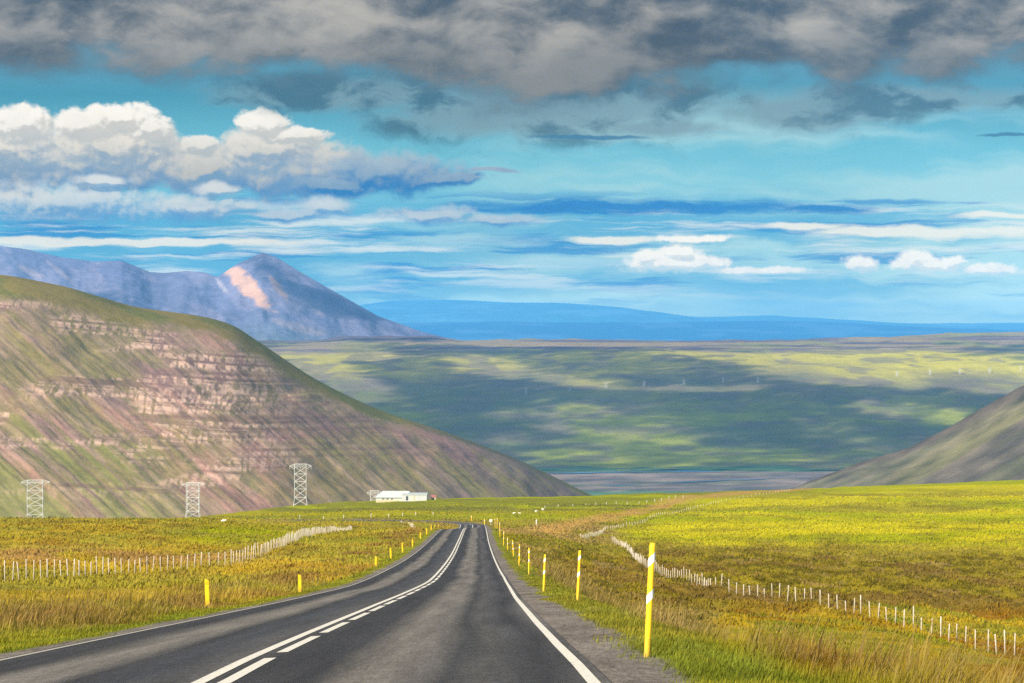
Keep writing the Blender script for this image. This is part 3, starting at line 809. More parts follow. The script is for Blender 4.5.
ORD = ['nearest', 'second', 'third', 'fourth', 'fifth', 'sixth', 'seventh', 'eighth', 'ninth', 'tenth', 'eleventh']
RP = [(647, 657, 114, .05), (577.5, 600.7, 50.3, .05), (543.6, 591.8, 37.4, .04), (528.8, 574.6, 26.6, .01), (519, 566, 21.7, .03), (513.5, 558.3, 18, -.04), (507.7, 550.7, 13.4, -.02),
      (503.5, 546.2, 15.2, .02), (500, 537.8, 15.8, -.02), (497, 529.4, 11.5, .03), (495.2, 528.6, 10.6, -.02)]
for i, (px, row, hp, tilt) in enumerate(RP):
    x, y, z = at_edge(px, row, 4.4, 7)
    h = hp / F * y
    lab = ('nearest and tallest yellow marker post with two white bands beside the right gravel shoulder' if i == 0 else
           '%s yellow marker post from the camera along the right verge' % ORD[i])
    print('post', i, round(x, 2), round(y, 1), round(h, 2), 'lat', round(x - float(xroad(y)), 2))
    tall_post((x, y, z), h, tilt, lab)
LP = [(207.5, 606.5, 28), (299.7, 592.3, 18), (375.6, 567, 11), (390.8, 559.2, 11.5), (402.5, 552.8, 10), (412.4, 547, 8), (420.2, 539.2, 7), (426.6, 535, 7), (431.2, 531, 6), (434.8, 528.9, 4.5), (438.4, 528.6, 4.2)]
for i, (px, row, hp) in enumerate(LP):
    x, y, z = at_edge(px, row, -7, -4)
    h = hp / F * y
    lab = 'nearest yellow marker post on the left verge, short and flat' if i == 0 else '%s short yellow marker post from the camera along the left verge' % ORD[i]
    print('left', i, round(x, 2), round(y, 1), round(h, 2), 'lat', round(x - float(xroad(y)), 2))
    short_post((x, y, z), h, lab)
for px, y, lab in ((484.5, 612, 'far yellow marker post just left of the white road sign'), (471.5, 676, 'farthest orange marker post where the road bends away left')):
    x = (px - CX) / F * y; z = gz(x, y)
    t = tag(empty('marker_post', (x, y, z)), lab, 'marker post', 'yellow marker posts beyond the dip')
    m = MB(); m.tube([(0, 0, -.3), (0, 0, 1.75), (0, 0, 1.8)], [.13, .13, .09], 8); m.build('post', M_ORG if px < 480 else M_YEL, t)
    m = MB(); m.tube([(0, 0, 1.35), (0, 0, 1.55)], [.136, .136], 8); m.build('reflector_band', M_REF, t)

# white road sign by the far dip
x, y = (490.8 - CX) / F * 575, 575.0
t = tag(empty('road_sign', (x, y, gz(x, y))), 'small white road sign on a pole at the right of the dip', 'road sign')
m = MB(); m.tube([(0, 0, -.3), (0, 0, 1.9)], [.06, .06], 8); m.build('pole', M_GALV, t)
m = MB(); m.box(-.45, .45, -.1, -.065, 1.15, 1.9); m.build('panel', M_WHITE, t)

# ------------------------------------------------------------------ fences
def post_mesh(name, mat, h, r):
    m = MB(); m.tube([(0, 0, -.3), (0, 0, h * .97), (0, 0, h)], [r, r * .92, r * .6], 7)
    me = m.mesh(name, True); me.materials.append(mat); return me

def fence(name, pts, spacing, h, r, label, mat=None, group=None, px_step=None, wires=True):
    """pts are ground points (x, y); posts every `spacing` metres, wire strands between"""
    P = np.array(pts, float); L = np.concatenate([[0], np.cumsum(np.hypot(*np.diff(P, axis=0).T))])
    root = tag(empty(name, (P[0, 0], P[0, 1], gz(*P[0]))), label, 'fence', group)
    o0 = root.location.copy()
    me = post_mesh('post', mat or M_WOOD, h, r)
    s = 0.0; tops = []
    while s < L[-1]:
        x = float(np.interp(s, L, P[:, 0])); y = float(np.interp(s, L, P[:, 1]))
        tops.append((x, y, gz(x, y), h * random.uniform(.9, 1.1)))
        s += spacing * random.uniform(.85, 1.15)
    order = sorted(range(len(tops)), key=lambda q: tops[q][1])
    rest = MB()
    for n_, q in enumerate(order):
        x, y, z, hh = tops[q]
        rot = (random.uniform(-.05, .05), random.gauss(0, .045), random.uniform(0, 6)); sc = (random.uniform(.85, 1.15), random.uniform(.85, 1.15), hh / h)
        if n_ < 100:
            p = link('post', me, None, root); p.location = Vector((x, y, z)) - o0; p.rotation_euler = rot; p.scale = sc
        else:
            M = Matrix.LocRotScale(Vector((x, y, z)) - o0, __import__('mathutils').Euler(rot), Vector(sc))
            rest.add([M @ v.co for v in me.vertices], [tuple(f.vertices) for f in me.polygons])
    if rest.v:
        r_ = rest.build('post', mat or M_WOOD, root, True); r_['kind'] = 'stuff'
    if wires:
        m = MB()
        for a, b in zip(tops[:-1], tops[1:]):
            for f in (.35, .62, .9):
                m.bar(Vector((a[0], a[1] - r, a[2] + a[3] * f)) - o0, Vector((b[0], b[1] - r, b[2] + b[3] * f)) - o0, .003)
        m.build('wire', M_GALV, root)
    print('fence', label[:30], len(tops))
    return root

def at(px, d): return ((px - CX) / F * d, d)
fence('fence', [at(-28, 104), at(0, 110), at(50, 122), at(100, 137), at(150, 152), at(200, 165), at(230, 172), at(258, 190), at(281, 215), at(300, 255), at(313, 295), at(336, 365), at(352, 430)],
      1.8, 1.25, .042, 'pale wooden post fence winding across the ochre field left of the road')
RF = [(1050, 96), (1017, 100), (989, 107), (964, 112), (941, 118), (911, 126), (885, 133), (864, 138), (852, 142), (834, 147), (795, 158), (750, 172), (721, 181), (710, 186), (702, 198), (684, 215), (669, 230), (658, 243), (642, 268), (635, 300), (629, 335), (621, 390), (612, 420)]
fence('fence', [at(a, b) for a, b in RF], 2.3, 1.25, .042, 'pale wooden post fence running down the right field past the tallest marker post')
TRK = [(580.6, 540.5), (606, 532), (622, 527.6), (663, 517), (694, 508), (720, 501), (761, 494.9), (790, 491)]
fence('fence', [hit(a, b, 300) for a, b in TRK], 8.0, 1.2, .06, 'long far fence climbing the bright right field beside the dirt track', M_WHITE)
fence('fence', [hit(a, b, 500) for a, b in ((545, 507.5), (585, 505.5), (640, 502.5), (690, 498.5))], 7.0, 1.3, .11, 'sparse far fence of pale posts across the green fields right of the farm', M_WHITE)
fence('fence', [hit(a, b, 560) for a, b in ((300, 520), (345, 518.8), (377, 518.6), (440, 516.5))], 9.0, 1.5, .13, 'sparse far fence of pale posts behind the winding left fence', M_WHITE)
x, y = hit(536.5, 524.5, 400)
t = tag(empty('gate_post', (x, y, gz(x, y))), 'single thick white post in the green field right of the dip', 'post')
m = MB(); m.tube([(0, 0, -.3), (0, 0, 1.6), (0, 0, 1.75)], [.22, .2, .1], 10); m.build('post', M_WHITE, t, True)
m = MB(); m.box(-.3, .3, -.25, .25, 0, .25); m.build('footing', M_WHITE, t)

# ------------------------------------------------------------------ sheep
M_WOOL = plain('wool', (.74, .70, .62), 1.0, .12, 6)
def sheep_mesh():
    bm = bmesh.new()
    def ball(c, s, u=10, v=7):
        r = bmesh.ops.create_uvsphere(bm, u_segments=u, v_segments=v, radius=1)
        for q in r['verts']: q.co = Vector((q.co.x * s[0] + c[0], q.co.y * s[1] + c[1], q.co.z * s[2] + c[2]))
    ball((0, 0, .58), (.52, .27, .29)); ball((.5, 0, .72), (.2, .14, .17)); ball((.66, 0, .66), (.16, .09, .1)); ball((-.5, 0, .55), (.1, .1, .14))
    for sx in (-.32, .32):
        for sy in (-.13, .13):
            ball((sx, sy, .2), (.065, .065, .22), 6, 5)
    ball((.5, .16, .8), (.04, .1, .03), 6, 4); ball((.5, -.16, .8), (.04, .1, .03), 6, 4)
    me = bpy.data.meshes.new('sheep'); bm.to_mesh(me); bm.free()
    me.polygons.foreach_set('use_smooth', [True] * len(me.polygons)); me.materials.append(M_WOOL)
    return me
SM = sheep_mesh()
for px, row, rz, lab in ((514, 512.2, 0, 'leftmost white sheep of the two grazing close together past the road sign'), (519.6, 512.4, 2.6, 'right-hand white sheep of the two grazing close together past the road sign'),
                         (536, 511.3, .4, 'white sheep grazing above the thick white post'), (543, 510.4, 3.3, 'white sheep farthest right in the green field below the sparse fence'),
                         (223.5, 519.8, .2, 'lone white sheep on the left skyline right of the middle pylon')):
    x, y = hit(px, row, 420) if px > 300 else at(px, 430)
    o = link('sheep', SM); o.location = (x, y, gz(x, y) - .02); o.rotation_euler = (0, 0, rz)
    o.scale = (.95 if px > 300 else .9,) * 3
    tag(o, lab, 'sheep', 'sheep grazing in the fields')

# ------------------------------------------------------------------ pylons
def pylon_meshes(w, h, dp, leg, br):
    """lattice portal pylon: four legs, laced faces, a cross beam"""
    out = {}
    hw, hd = w / 2, dp / 2
    n = 5; zs = [h * .0, h * .2, h * .4, h * .58, h * .76, h * .93]
    splay = lambda z: 1 + .22 * max(0, 1 - z / (h * .2))
    for sx in (-1, 1):
        for sy in (-1, 1):
            m = MB()
            m.bar((sx * hw * splay(0), sy * hd * splay(0), -1.5), (sx * hw, sy * hd, h * .2), leg); m.bar((sx * hw, sy * hd, h * .2), (sx * hw, sy * hd, h), leg)
            out.setdefault('leg', []).append(m.mesh('leg'))
    m = MB()
    for a, b in zip(zs[:-1], zs[1:]):
        sa, sb = splay(a), splay(b)
        for sy in (-1, 1):
            m.bar((-hw * sa, sy * hd, a), (hw * sb, sy * hd, b), br); m.bar((hw * sa, sy * hd, a), (-hw * sb, sy * hd, b), br)
            m.bar((-hw * sb, sy * hd, b), (hw * sb, sy * hd, b), br)
        for sx in (-1, 1):
            m.bar((sx * hw * sa, -hd, a), (sx * hw * sb, hd, b), br); m.bar((sx * hw * sa, hd, a), (sx * hw * sb, -hd, b), br)
    out['bracing'] = [m.mesh('bracing')]
    m = MB(); aw = hw * 1.9
    for sy in (-1, 1):
        m.bar((-aw, sy * hd * .4, h * .95), (aw, sy * hd * .4, h * .95), br); m.bar((-hw, sy * hd, h), (hw, sy * hd, h), br)
        for sx in (-1, 1):
            m.bar((sx * hw, sy * hd, h), (sx * aw, sy * hd * .4, h * .95), br); m.bar((sx * hw, sy * hd, h * .88), (sx * aw, sy * hd * .4, h * .95), br)
    for i in range(8):
        xa, xb = -hw + i * w / 8, -hw + (i + 1) * w / 8
        m.bar((xa, -hd, h if i % 2 else h * .95), (xb, -hd, h * .95 if i % 2 else h), br)
    out['crossarm'] = [m.mesh('crossarm')]
    for sx in (-1, 0, 1):
        m = MB(); m.tube([(sx * aw * .97, 0, h * .95 - 1.7 + .2 * k_) for k_ in range(8)], [.11, .06, .11, .06, .11, .06, .11, .05], 6)
        out.setdefault('insulator', []).append(m.mesh('insulator'))
    for ms in out.values():
        for me in ms: me.materials.append(M_GALV)
    return out

def pylon(px, row_top, w_px, d, zbase, rz, lab):
    z_top = (HY - row_top) / F * d; h = z_top - zbase; w = w_px / F * d
    t = tag(empty('pylon', ((px - CX) / F * d, d, zbase), rz), lab, 'pylon', 'steel lattice pylons in front of the brown hill')
    for nm, ms in pylon_meshes(w, h, w * .35, .20, .11).items():
        for me in ms: link(nm, me, None, t)
    return t
pylon(35.2, 480, 15, 1020, gz(*at(35, 1020)), .12, 'white lattice pylon standing farthest left, its foot hidden by the ochre rise')
pylon(193, 482.5, 12.4, 1060, gz(*at(193, 1060)), -.1, 'white lattice pylon midway along the foot of the hill, behind the ochre rise')
pylon(300.5, 464, 11.6, 1100, gz(*at(300, 1100)) + .3, .05, 'tallest white lattice pylon, its splayed feet visible on the green field')
pylon(374.5, 490.6, 8, 1420, gz(*at(374.5, 1420)) , -.15, 'small lattice pylon half hidden just left of the farm buildings')

PYM = None
m = MB()
for nm, ms in pylon_meshes(6, 19, 2.2, .3, .14).items():
    for me in ms:
        n = len(m.v); m.v += [tuple(v.co) for v in me.vertices]; m.f += [tuple(i + n for i in p.vertices) for p in me.polygons]
PYM = m.mesh('pylon'); PYM.materials.append(M_GALV)
for px, row in ((526, 394), (570, 391), (606, 388.5), (644, 386.5), (684, 384.5), (723, 383), (758, 382.5), (897, 376.5), (930, 375), (960, 374), (989.6, 373), (1021, 371.5)):
    d = np.linspace(4800, 8000, 3000); xx = (px - CX) / F * d
    r = HY - pl_z(xx, d, np.full_like(d, px)) / d * F
    i = int(np.nonzero(r <= row)[0][0])
    o = link('pylon', PYM); o.location = (xx[i], d[i], float(pl_z(xx[i:i + 1], d[i:i + 1], np.array([px]))[0]) - 1); o.rotation_euler = (0, 0, .3)
    tag(o, 'tiny white pylon in the row crossing the far plateau slope', 'pylon', 'tiny pylons on the far plateau slope')

# ------------------------------------------------------------------ farm
def corrugated(name, col, axis, freq, var=.08):
    m, t, b = material(name, .55, .3)
    p = t.new('ShaderNodeTexCoord').outputs['Object']; sp = t.new('ShaderNodeSeparateXYZ'); t.put(sp.inputs[0], p)
    w = t.m('SINE', t.mul(sp.outputs[axis], freq)); n = t.noise(p, .6, 5, .65, '3D')
    t.put(b.inputs['Base Color'], t.ramp(n, [(.3, tuple(c * (1 - var * 2) for c in col)), (.65, col)]))
    bn = t.new('ShaderNodeBump'); bn.inputs['Strength'].default_value = .4; bn.inputs['Distance'].default_value = .05
    t.put(bn.inputs['Height'], w); t.put(b.inputs['Normal'], bn.outputs[0])
    return m
M_ROOF = corrugated('pale corrugated roof', (.43, .46, .44), 0, 18); M_WALL = plain('white render', (.47, .45, .38), .85, .08, 1.5)
M_BASE = plain('ochre plinth', (.42, .36, .20), .9, .15, 2); M_DARK = plain('dark opening', (.05, .06, .07), .4, .1, 2); M_SHEET = corrugated('white sheet wall', (.44, .45, .44), 0, 16)  # one dark colour serves doors and window panes
M_RED = corrugated('red sheet roof', (.30, .11, .09), 0, 14)
def pxw(a, d): return a / F * d
fd = 1040.0
def farm():
    s = fd / F
    zg = gz(*at(395, fd))
    x0 = (376.2 - CX) * s; x1 = (405 - CX) * s
    b = tag(empty('barn', ((376 - CX) * s, fd, zg)), 'long low white barn with a pale pitched roof on the farm rise', 'barn')
    L = 29.0 * s; Dp = 9.0; eh = 2.4; rh = 5.4
    m = MB(); m.box(0, L + 1.2, .0, Dp, -1.5, eh - .03); w = m.build('wall', M_WALL, b)
    m = MB(); m.box(-.05, L * .78, -.06, -.003, -1.0, .8); m.build('plinth', M_BASE, b)
    m = MB(); th = .18
    r0, r1 = 3.2, L + 2.8      # hipped at the left, gable at the right
    A_ = [(-.5, -.6, eh), (L + 1.0, -.6, eh), (L + 3.2, Dp / 2 - .4, eh + 1.7), (L + 2.0, Dp / 2, rh), (r0, Dp / 2, rh), (-.5, Dp + .6, eh), (L + 2.0, Dp + .6, eh)]
    m.add(A_, [(0, 1, 3, 4), (1, 2, 3), (0, 4, 5), (5, 4, 3, 6), (2, 6, 3)])
    m.add([(-.5, -.6, eh - th), (L + 1.0, -.6, eh - th), (L + 2.0, Dp + .6, eh - th), (-.5, Dp + .6, eh - th)], [(3, 2, 1, 0)])
    m.add([(-.5, -.6, eh - th), (L + 1.0, -.6, eh - th), (L + 1.0, -.6, eh), (-.5, -.6, eh)], [(0, 1, 2, 3)])
    m.build('roof', M_ROOF, b)
    for k_ in range(3):
        f = MB(); x = 3.0 + k_ * 2.3; f.box(x, x + 1.3, -.05, -.004, 1.15, 1.85); wf = f.build('window', M_WALL, b)
        f = MB(); f.box(x + .12, x + 1.18, -.075, -.055, 1.25, 1.75); f.build('pane', M_DARK, wf)
    # the taller white block with its door
    h = tag(empty('farm_shed', ((402.6 - CX) * s, fd - 2.5, zg)), 'flat-roofed white shed with a dark doorway at the right end of the barn', 'shed')
    W = 24.4 * s; H = 4.0
    m = MB(); m.box(0, W, 0, 8, -1.5, H - .15); m.build('wall', M_SHEET, h)
    m = MB(); m.add([(-.2, -.25, H - .15), (W + .2, -.25, H - .15), (W + .2, 8.2, H - .15), (-.2, 8.2, H - .15), (-.2, -.25, H + .05), (W + .2, -.25, H + .05), (W + .2, 8.2, H + .45), (-.2, 8.2, H + .45)],
                    [(3, 2, 1, 0), (4, 5, 6, 7), (0, 1, 5, 4), (1, 2, 6, 5), (2, 3, 7, 6), (3, 0, 4, 7)]); m.build('roof', M_ROOF, h)
    m = MB(); m.box(1.9, 3.0, -.06, -.003, 1.0, 3.2); m.build('door', M_DARK, h)
    m = MB(); m.box(6.0, 6.5, -.05, -.003, .1, 3.6); m.build('downpipe', M_BASE, h)
    m = MB(); m.box(3.9, 5.9, -.05, -.003, .0, 3.5); m.build('sliding_door', M_WALL, h)
    # little red-roofed shed
    r = tag(empty('hut', ((431 - CX) * s, fd + 3, gz(*at(431, fd + 3)) - .1)), 'tiny red-roofed hut right of the white farm sheds', 'hut')
    m = MB(); m.box(0, 2.4, 0, 2.5, -.5, 1.5); m.build('wall', M_BASE, r)
    m = MB(); m.add([(-.2, -.2, 1.45), (2.6, -.2, 1.45), (2.6, 2.7, 1.45), (-.2, 2.7, 1.45), (-.2, 1.25, 2.6), (2.6, 1.25, 2.6)], [(0, 1, 5, 4), (2, 3, 4, 5), (0, 4, 3), (1, 2, 5), (3, 2, 1, 0)]); m.build('roof', M_RED, r)
    m = MB(); m.box(.8, 1.6, -.05, -.003, 0, 1.3); m.build('door', M_DARK, r)
farm()

# ------------------------------------------------------------------ sun, sky, clouds
EL = math.radians(28)
SUN = Vector((-.62 * math.cos(EL), -.785 * math.cos(EL), math.sin(EL))).normalized()
sl = bpy.data.lights.new('sun', 'SUN'); sl.energy = 4.8; sl.angle = math.radians(.5); sl.color = (1.0, .90, .73)
so = bpy.data.objects.new('sun', sl); COL.objects.link(so); so.rotation_euler = SUN.to_track_quat('Z', 'Y').to_euler(); so.location = (0, 0, 50)

M_CLOUD = bpy.data.materials.new('thin cloud'); M_CLOUD.use_nodes = True; M_CLOUD.node_tree.nodes.clear(); t = T(M_CLOUD.node_tree)
a_ = t.new('ShaderNodeBsdfTransparent'); b_ = t.new('ShaderNodeBsdfDiffuse'); b_.inputs[0].default_value = (.85, .85, .87, 1); m_ = t.new('ShaderNodeMixShader'); o_ = t.new('ShaderNodeOutputMaterial')
m_.inputs[0].default_value = .30; t.put(m_.inputs[1], a_.outputs[0]); t.put(m_.inputs[2], b_.outputs[0]); t.put(o_.inputs[0], m_.outputs[0])
def ells(px, row, L):
    v = np.zeros_like(px)
    for cx, cy, rx, ry, ang, k_ in L:
        ca, sa = math.cos(ang), math.sin(ang); q = px - cx; r = row - cy
        a = (q * ca + r * sa) / rx; b = (-q * sa + r * ca) / ry
        v = np.maximum(v, k_ * sstep(1.3, .75, np.sqrt(a * a + b * b) + (fbm(px / 80, row / 16, 401, 3) - .5) * .75))
    return v

def cloud(name, px, row, d, shade, base, thick, rad, label, cover=2.3):  # out-of-frame cloud, its outline worked back from the shadow it should cast
    """a cumulus of many puffs hanging where its shadow falls on the land seen at (px, row, d)"""
    keep = (np.arange(len(px)) * .6180339887 + RNG.random(len(px)) * .22) % 1 < -np.log(1 - .94 * np.clip(shade, 0, 1)) / cover
    px, row, d = px[keep], row[keep], d[keep]
    x = (px - CX) / F * d; z = (HY - row) / F * d
    h = base + RNG.random(len(px)) * thick
    t = (h - z) / SUN.z
    P = np.stack([x + SUN.x * t, d + SUN.y * t, h], 1) + RNG.normal(0, rad * .15, (len(px), 3))
    bm = bmesh.new(); bmesh.ops.create_icosphere(bm, subdivisions=1, radius=1)
    v = np.array([q.co[:] for q in bm.verts]); f = np.array([[q.index for q in p.verts] for p in bm.faces]); bm.free()
    R = rad * RNG.uniform(.6, 1.35, (len(P), 1, 1)) * np.array([1, 1, .7])
    V = (P[:, None, :] + v[None] * R * RNG.uniform(.85, 1.15, (len(P), len(v), 1))).reshape(-1, 3)
    Tr = (f[None] + (np.arange(len(P)) * len(v))[:, None, None]).reshape(-1, 3)
    tag(link(name, fast_mesh(name, V, None, True, None, None, Tr), M_CLOUD), label, 'cloud', kind='stuff')
    print(name, len(P), P.min(0), P.max(0))

LIT = [(330, 353, 74, 9, .0, 1), (345, 382, 62, 14, .3, 1), (620, 343.5, 180, 4, 0, 1), (490, 364, 40, 9, .15, .95), (572, 380, 58, 6, .12, 1), (690, 387, 68, 3.6, .0, 1),
       (610, 424, 120, 20, .1, .62), (560, 446, 80, 14, .1, .45), (700, 440, 60, 14, .1, .4), (905, 368, 170, 18, .05, 1), (970, 378, 95, 13, .08, 1), (800, 352, 170, 7, 0, .9), (890, 343, 200, 4, 0, .8), (905, 410, 55, 9, .1, .9), (940, 414, 40, 8, .1, .9), (840, 432, 50, 12, .2, .45)]
g = np.stack(np.meshgrid(np.arange(230, 1060, 6.5), np.concatenate([np.arange(337, 352, 1.3), np.arange(352, 492, 2.6)])), -1).reshape(-1, 2)
g = g + RNG.uniform(-1, 1, g.shape) * np.array([3, 1.0])
gp, gr = g[:, 0], g[:, 1]
gd = np.interp(gr, SR[:11][::-1], SD[:11][::-1])
fl = gr > 470; gd[fl] = 297 * F / (gr[fl] - HY)
top = gr < 342; gd[top] = 8300
sh = 1 - ells(gp, gr, LIT)
sh = sh * np.where(gr < 342, (gp < 450) * .9, 1) * lerp(1, .6, sstep(420, 460, gr)) * np.where(fl, .45, 1)
cloud('cloud', gp, gr, gd, np.clip(sh, 0, 1), 1500, 22, 42, 'unseen broken cumulus over the valley, shaped to shade the far slope')
g = np.stack(np.meshgrid(np.arange(760, 1060, 9), np.arange(360, 500, 6.0)), -1).reshape(-1, 2) + RNG.uniform(-3, 3, (34 * 24, 2))
gp, gr = g[:, 0], g[:, 1]
on = gr > np.interp(gp, [790, 865, 961, 1024], [489, 461, 420, 385]) - 3
sh = on * (.66 - .4 * ells(gp, gr, [(990, 436, 60, 16, -.62, 1), (880, 478, 30, 6, -.4, .6)]))
rr_ = np.interp(gp, [790, 865, 961, 1024], [489, 461, 420, 385]); tt_ = np.clip((540 - gr) / (540 - rr_), 0, 1)
gd = lerp(np.interp(gp, [740, 865, 1024], [2350, 1850, 1650]), np.interp(gp, [740, 865, 961, 1024], [2500, 2350, 2280, 2230]), tt_)
cloud('cloud', gp, gr, gd, np.clip(sh, 0, 1), 1250, 14, 16, 'unseen small cumulus shaped to shade the right-hand hillside')
g = np.stack(np.meshgrid(np.arange(-60, 420, 6), np.arange(252, 340, 2.5)), -1).reshape(-1, 2); g = g + RNG.uniform(-1, 1, g.shape)
gp, gr = g[:, 0], g[:, 1]
sh = ells(gp, gr, [(308, 288, 30, 8, .35, .8), (255, 262, 22, 5, .5, .4), (110, 297, 38, 4, .3, .6)])
gd = np.interp(gr, [252, 300, 340], [10300, 9700, 9000])
cloud('cloud', gp, gr, gd, sh, 2200, 40, 75, 'unseen distant cumulus shaped to shade the flank of the blue peak')


EXPO = 1.0
def dsp(r, g, b):
    """a display colour 0..255 as scene radiance at this exposure"""
    return tuple((((c / 255 + .055) / 1.055) ** 2.4 if c > 10 else c / 255 / 12.92) / 2 ** EXPO for c in (r, g, b))

def build_world():
    w = bpy.data.worlds.new('World'); SC.world = w; w.use_nodes = True
    nt = w.node_tree; nt.nodes.clear(); t = T(nt)
    out = t.new('ShaderNodeOutputWorld')
    sky = t.new('ShaderNodeTexSky', sky_type='NISHITA'); sky.sun_disc = False
    sky.sun_elevation = EL; sky.sun_rotation = math.atan2(SUN.x, SUN.y); sky.altitude = 300; sky.air_density = 1.0; sky.dust_density = .4; sky.ozone_density = 3.0
    bg = t.new('ShaderNodeBackground'); t.put(bg.inputs[0], sky.outputs[0]); bg.inputs[1].default_value = .10
    d = t.new('ShaderNodeTexCoord').outputs['Generated']; sp = t.new('ShaderNodeSeparateXYZ'); t.put(sp.inputs[0], d)
    dx, dy, dz = sp.outputs
    iy = t.m('DIVIDE', 20.0, t.m('MAXIMUM', dy, .2))
    X = t.add(5.12, t.mul(dx, iy)); Y = t.sub(3.415, t.mul(dz, iy))      # bearing and height of the direction
    p = t.vec(X, Y)
    # warp shared by all layers
    wn = t.new('ShaderNodeTexNoise', noise_dimensions='2D'); t.put(wn.inputs['Vector'], p); wn.inputs['Scale'].default_value = 1.6; wn.inputs['Detail'].default_value = 5
    wv = t.new('ShaderNodeVectorMath', operation='SUBTRACT'); t.put(wv.inputs[0], wn.outputs[1]); wv.inputs[1].default_value = (.5, .5, .5)
    def warped(k_, kx=1.0):
        a = t.new('ShaderNodeVectorMath', operation='MULTIPLY_ADD'); t.put(a.inputs[0], wv.outputs[0]); a.inputs[1].default_value = (k_ * kx, k_, 0); t.put(a.inputs[2], p)
        return a.outputs[0]
    def scaled(v, sx, sy, ox=0.0, oy=0.0):
        a = t.new('ShaderNodeVectorMath', operation='MULTIPLY_ADD'); t.put(a.inputs[0], v); a.inputs[1].default_value = (sx, sy, 0); a.inputs[2].default_value = (ox, oy, 0)
        return a.outputs[0]
    def xy(v):
        q = t.new('ShaderNodeSeparateXYZ'); t.put(q.inputs[0], v); return q.outputs[0], q.outputs[1]
    def ell(v, E):
        r = None
        for cx, cy, rx, ry in E:
            a = t.new('ShaderNodeVectorMath', operation='MULTIPLY_ADD'); t.put(a.inputs[0], v); a.inputs[1].default_value = (100 / rx, 100 / ry, 0); a.inputs[2].default_value = (-cx / rx, -cy / ry, 0)
            l = t.new('ShaderNodeVectorMath', operation='LENGTH'); t.put(l.inputs[0], a.outputs[0])
            f = t.sub(1.0, l.outputs['Value'])
            r = f if r is None else t.m('SMOOTH_MAX', r, f, .12)
        return r
    # open sky: nishita seen through a thin high veil of teal and pale cyan
    st = t.noise(scaled(warped(.25), .22, 1.7), 1.0, 4, .55)
    base = t.ramp(t.lin(Y, 0, 3.5), [(.0, dsp(120, 160, 180)), (.27, dsp(62, 150, 178)), (.42, dsp(105, 190, 212)), (.52, dsp(120, 200, 220)), (.62, dsp(75, 172, 215)), (.80, dsp(75, 170, 212)), (1.0, dsp(150, 205, 225))])
    rt = t.mul(t.ss(X, 3.0, 6.5), t.ss(st, .35, .62))
    base = t.mix(t.mul(rt, t.ss(Y, .8, 1.3, 0, .92)), base, dsp(170, 216, 222))
    low = t.mul(t.ss(st, .5, .68), t.ss(Y, 1.9, 2.3, 0, .8))
    base = t.mix(low, base, dsp(175, 222, 232))
    nis = t.new('ShaderNodeVectorMath', operation='SCALE'); t.put(nis.inputs[0], sky.outputs[0]); nis.inputs['Scale'].default_value = .05
    col = t.mix(.9, nis.outputs[0], base)
    # flat banks far off: dark blue streaks, then white ones
    s2 = t.noise(scaled(warped(.08, 2), .42, 6.2, 3.1, .7), 1.0, 6, .58)
    col = t.mix(t.mul(t.ss(s2, .52, .64), t.mul(t.ss(Y, 1.85, 2.05), t.ss(Y, 3.3, 2.7, 0, .75))), col, dsp(45, 140, 205))
    s3 = t.noise(scaled(warped(.08, 2), .5, 7.5, 9.0, 2.0), 1.0, 6, .62)
    wband = t.mul(t.ss(s3, .48, .70), t.mul(t.ss(Y, 1.95, 2.15), t.ss(Y, 3.2, 2.6, 0, .85)))
    col = t.mix(wband, col, dsp(222, 232, 232))
    sl_ = t.noise(scaled(warped(.12, 2.0), 1.0, 7.0, 5.0, 0), 1.0, 6, .62)
    def streak(col, E, c, soft, amp, k_=1.0):
        D = t.add(ell(warped(.10, 2.5), E), t.mul(t.sub(sl_, .5), amp))
        return t.mix(t.ss(D, 0, soft, 0, k_), col, c)
    col = streak(col, [(150, 243, 190, 5), (20, 240, 90, 5)], dsp(238, 236, 226), .5, 1.2, .9)
    col = streak(col, [(640, 207, 260, 11), (830, 208, 90, 7)], dsp(34, 134, 202), .7, 1.35, .95)
    col = streak(col, [(930, 232, 170, 9), (800, 226, 60, 5), (1010, 216, 60, 4), (610, 240, 60, 5)], dsp(238, 238, 228), .6, 1.5, .95)
    col = streak(col, [(560, 262, 130, 8), (460, 240, 100, 9), (350, 272, 60, 14)], dsp(176, 214, 226), .8, 1.6, .7)
    # heaped clouds
    def heap(col, E, seed, sc, amp, top, mid, low, y0, y1, soft=.16, warp=.16, k_=1.0, gain=.12):
        v = warped(warp)
        def dens(q):
            n = t.noise(scaled(q, sc, sc * 1.2, seed * 3.7, seed * 1.9), 1.0, 7, .6)
            b = t.voro(scaled(q, sc * 1.6, sc * 2.0, seed * 2.3, seed * 5.1), 1.0, 2.5, .55, '2D', .25)
            bb = t.m('MULTIPLY_ADD', t.sub(.40, b), amp * .85, t.mul(t.sub(n, .5), amp))
            return t.add(ell(q, E), bb), n, bb
        D, n, bb = dens(v)
        D2, n2_, _ = dens(scaled(v, 1, 1, -.030, -.055))
        lit = t.ss(t.add(t.sub(D, D2), t.mul(bb, .18)), -gain, gain * 1.1)
        vert = t.lin(t.add(Y, t.add(t.mul(t.sub(n, .5), .5), t.mul(bb, -.25))), y0 / 100, y1 / 100)
        c = t.mix(t.ss(vert, 0, 1), t.mix(lit, mid, top), t.mix(lit, low, mid))
        return t.mix(t.ss(D, 0, soft, 0, k_), col, c)
    W, G, B_ = dsp(255, 250, 240), dsp(176, 186, 192), dsp(86, 150, 206)
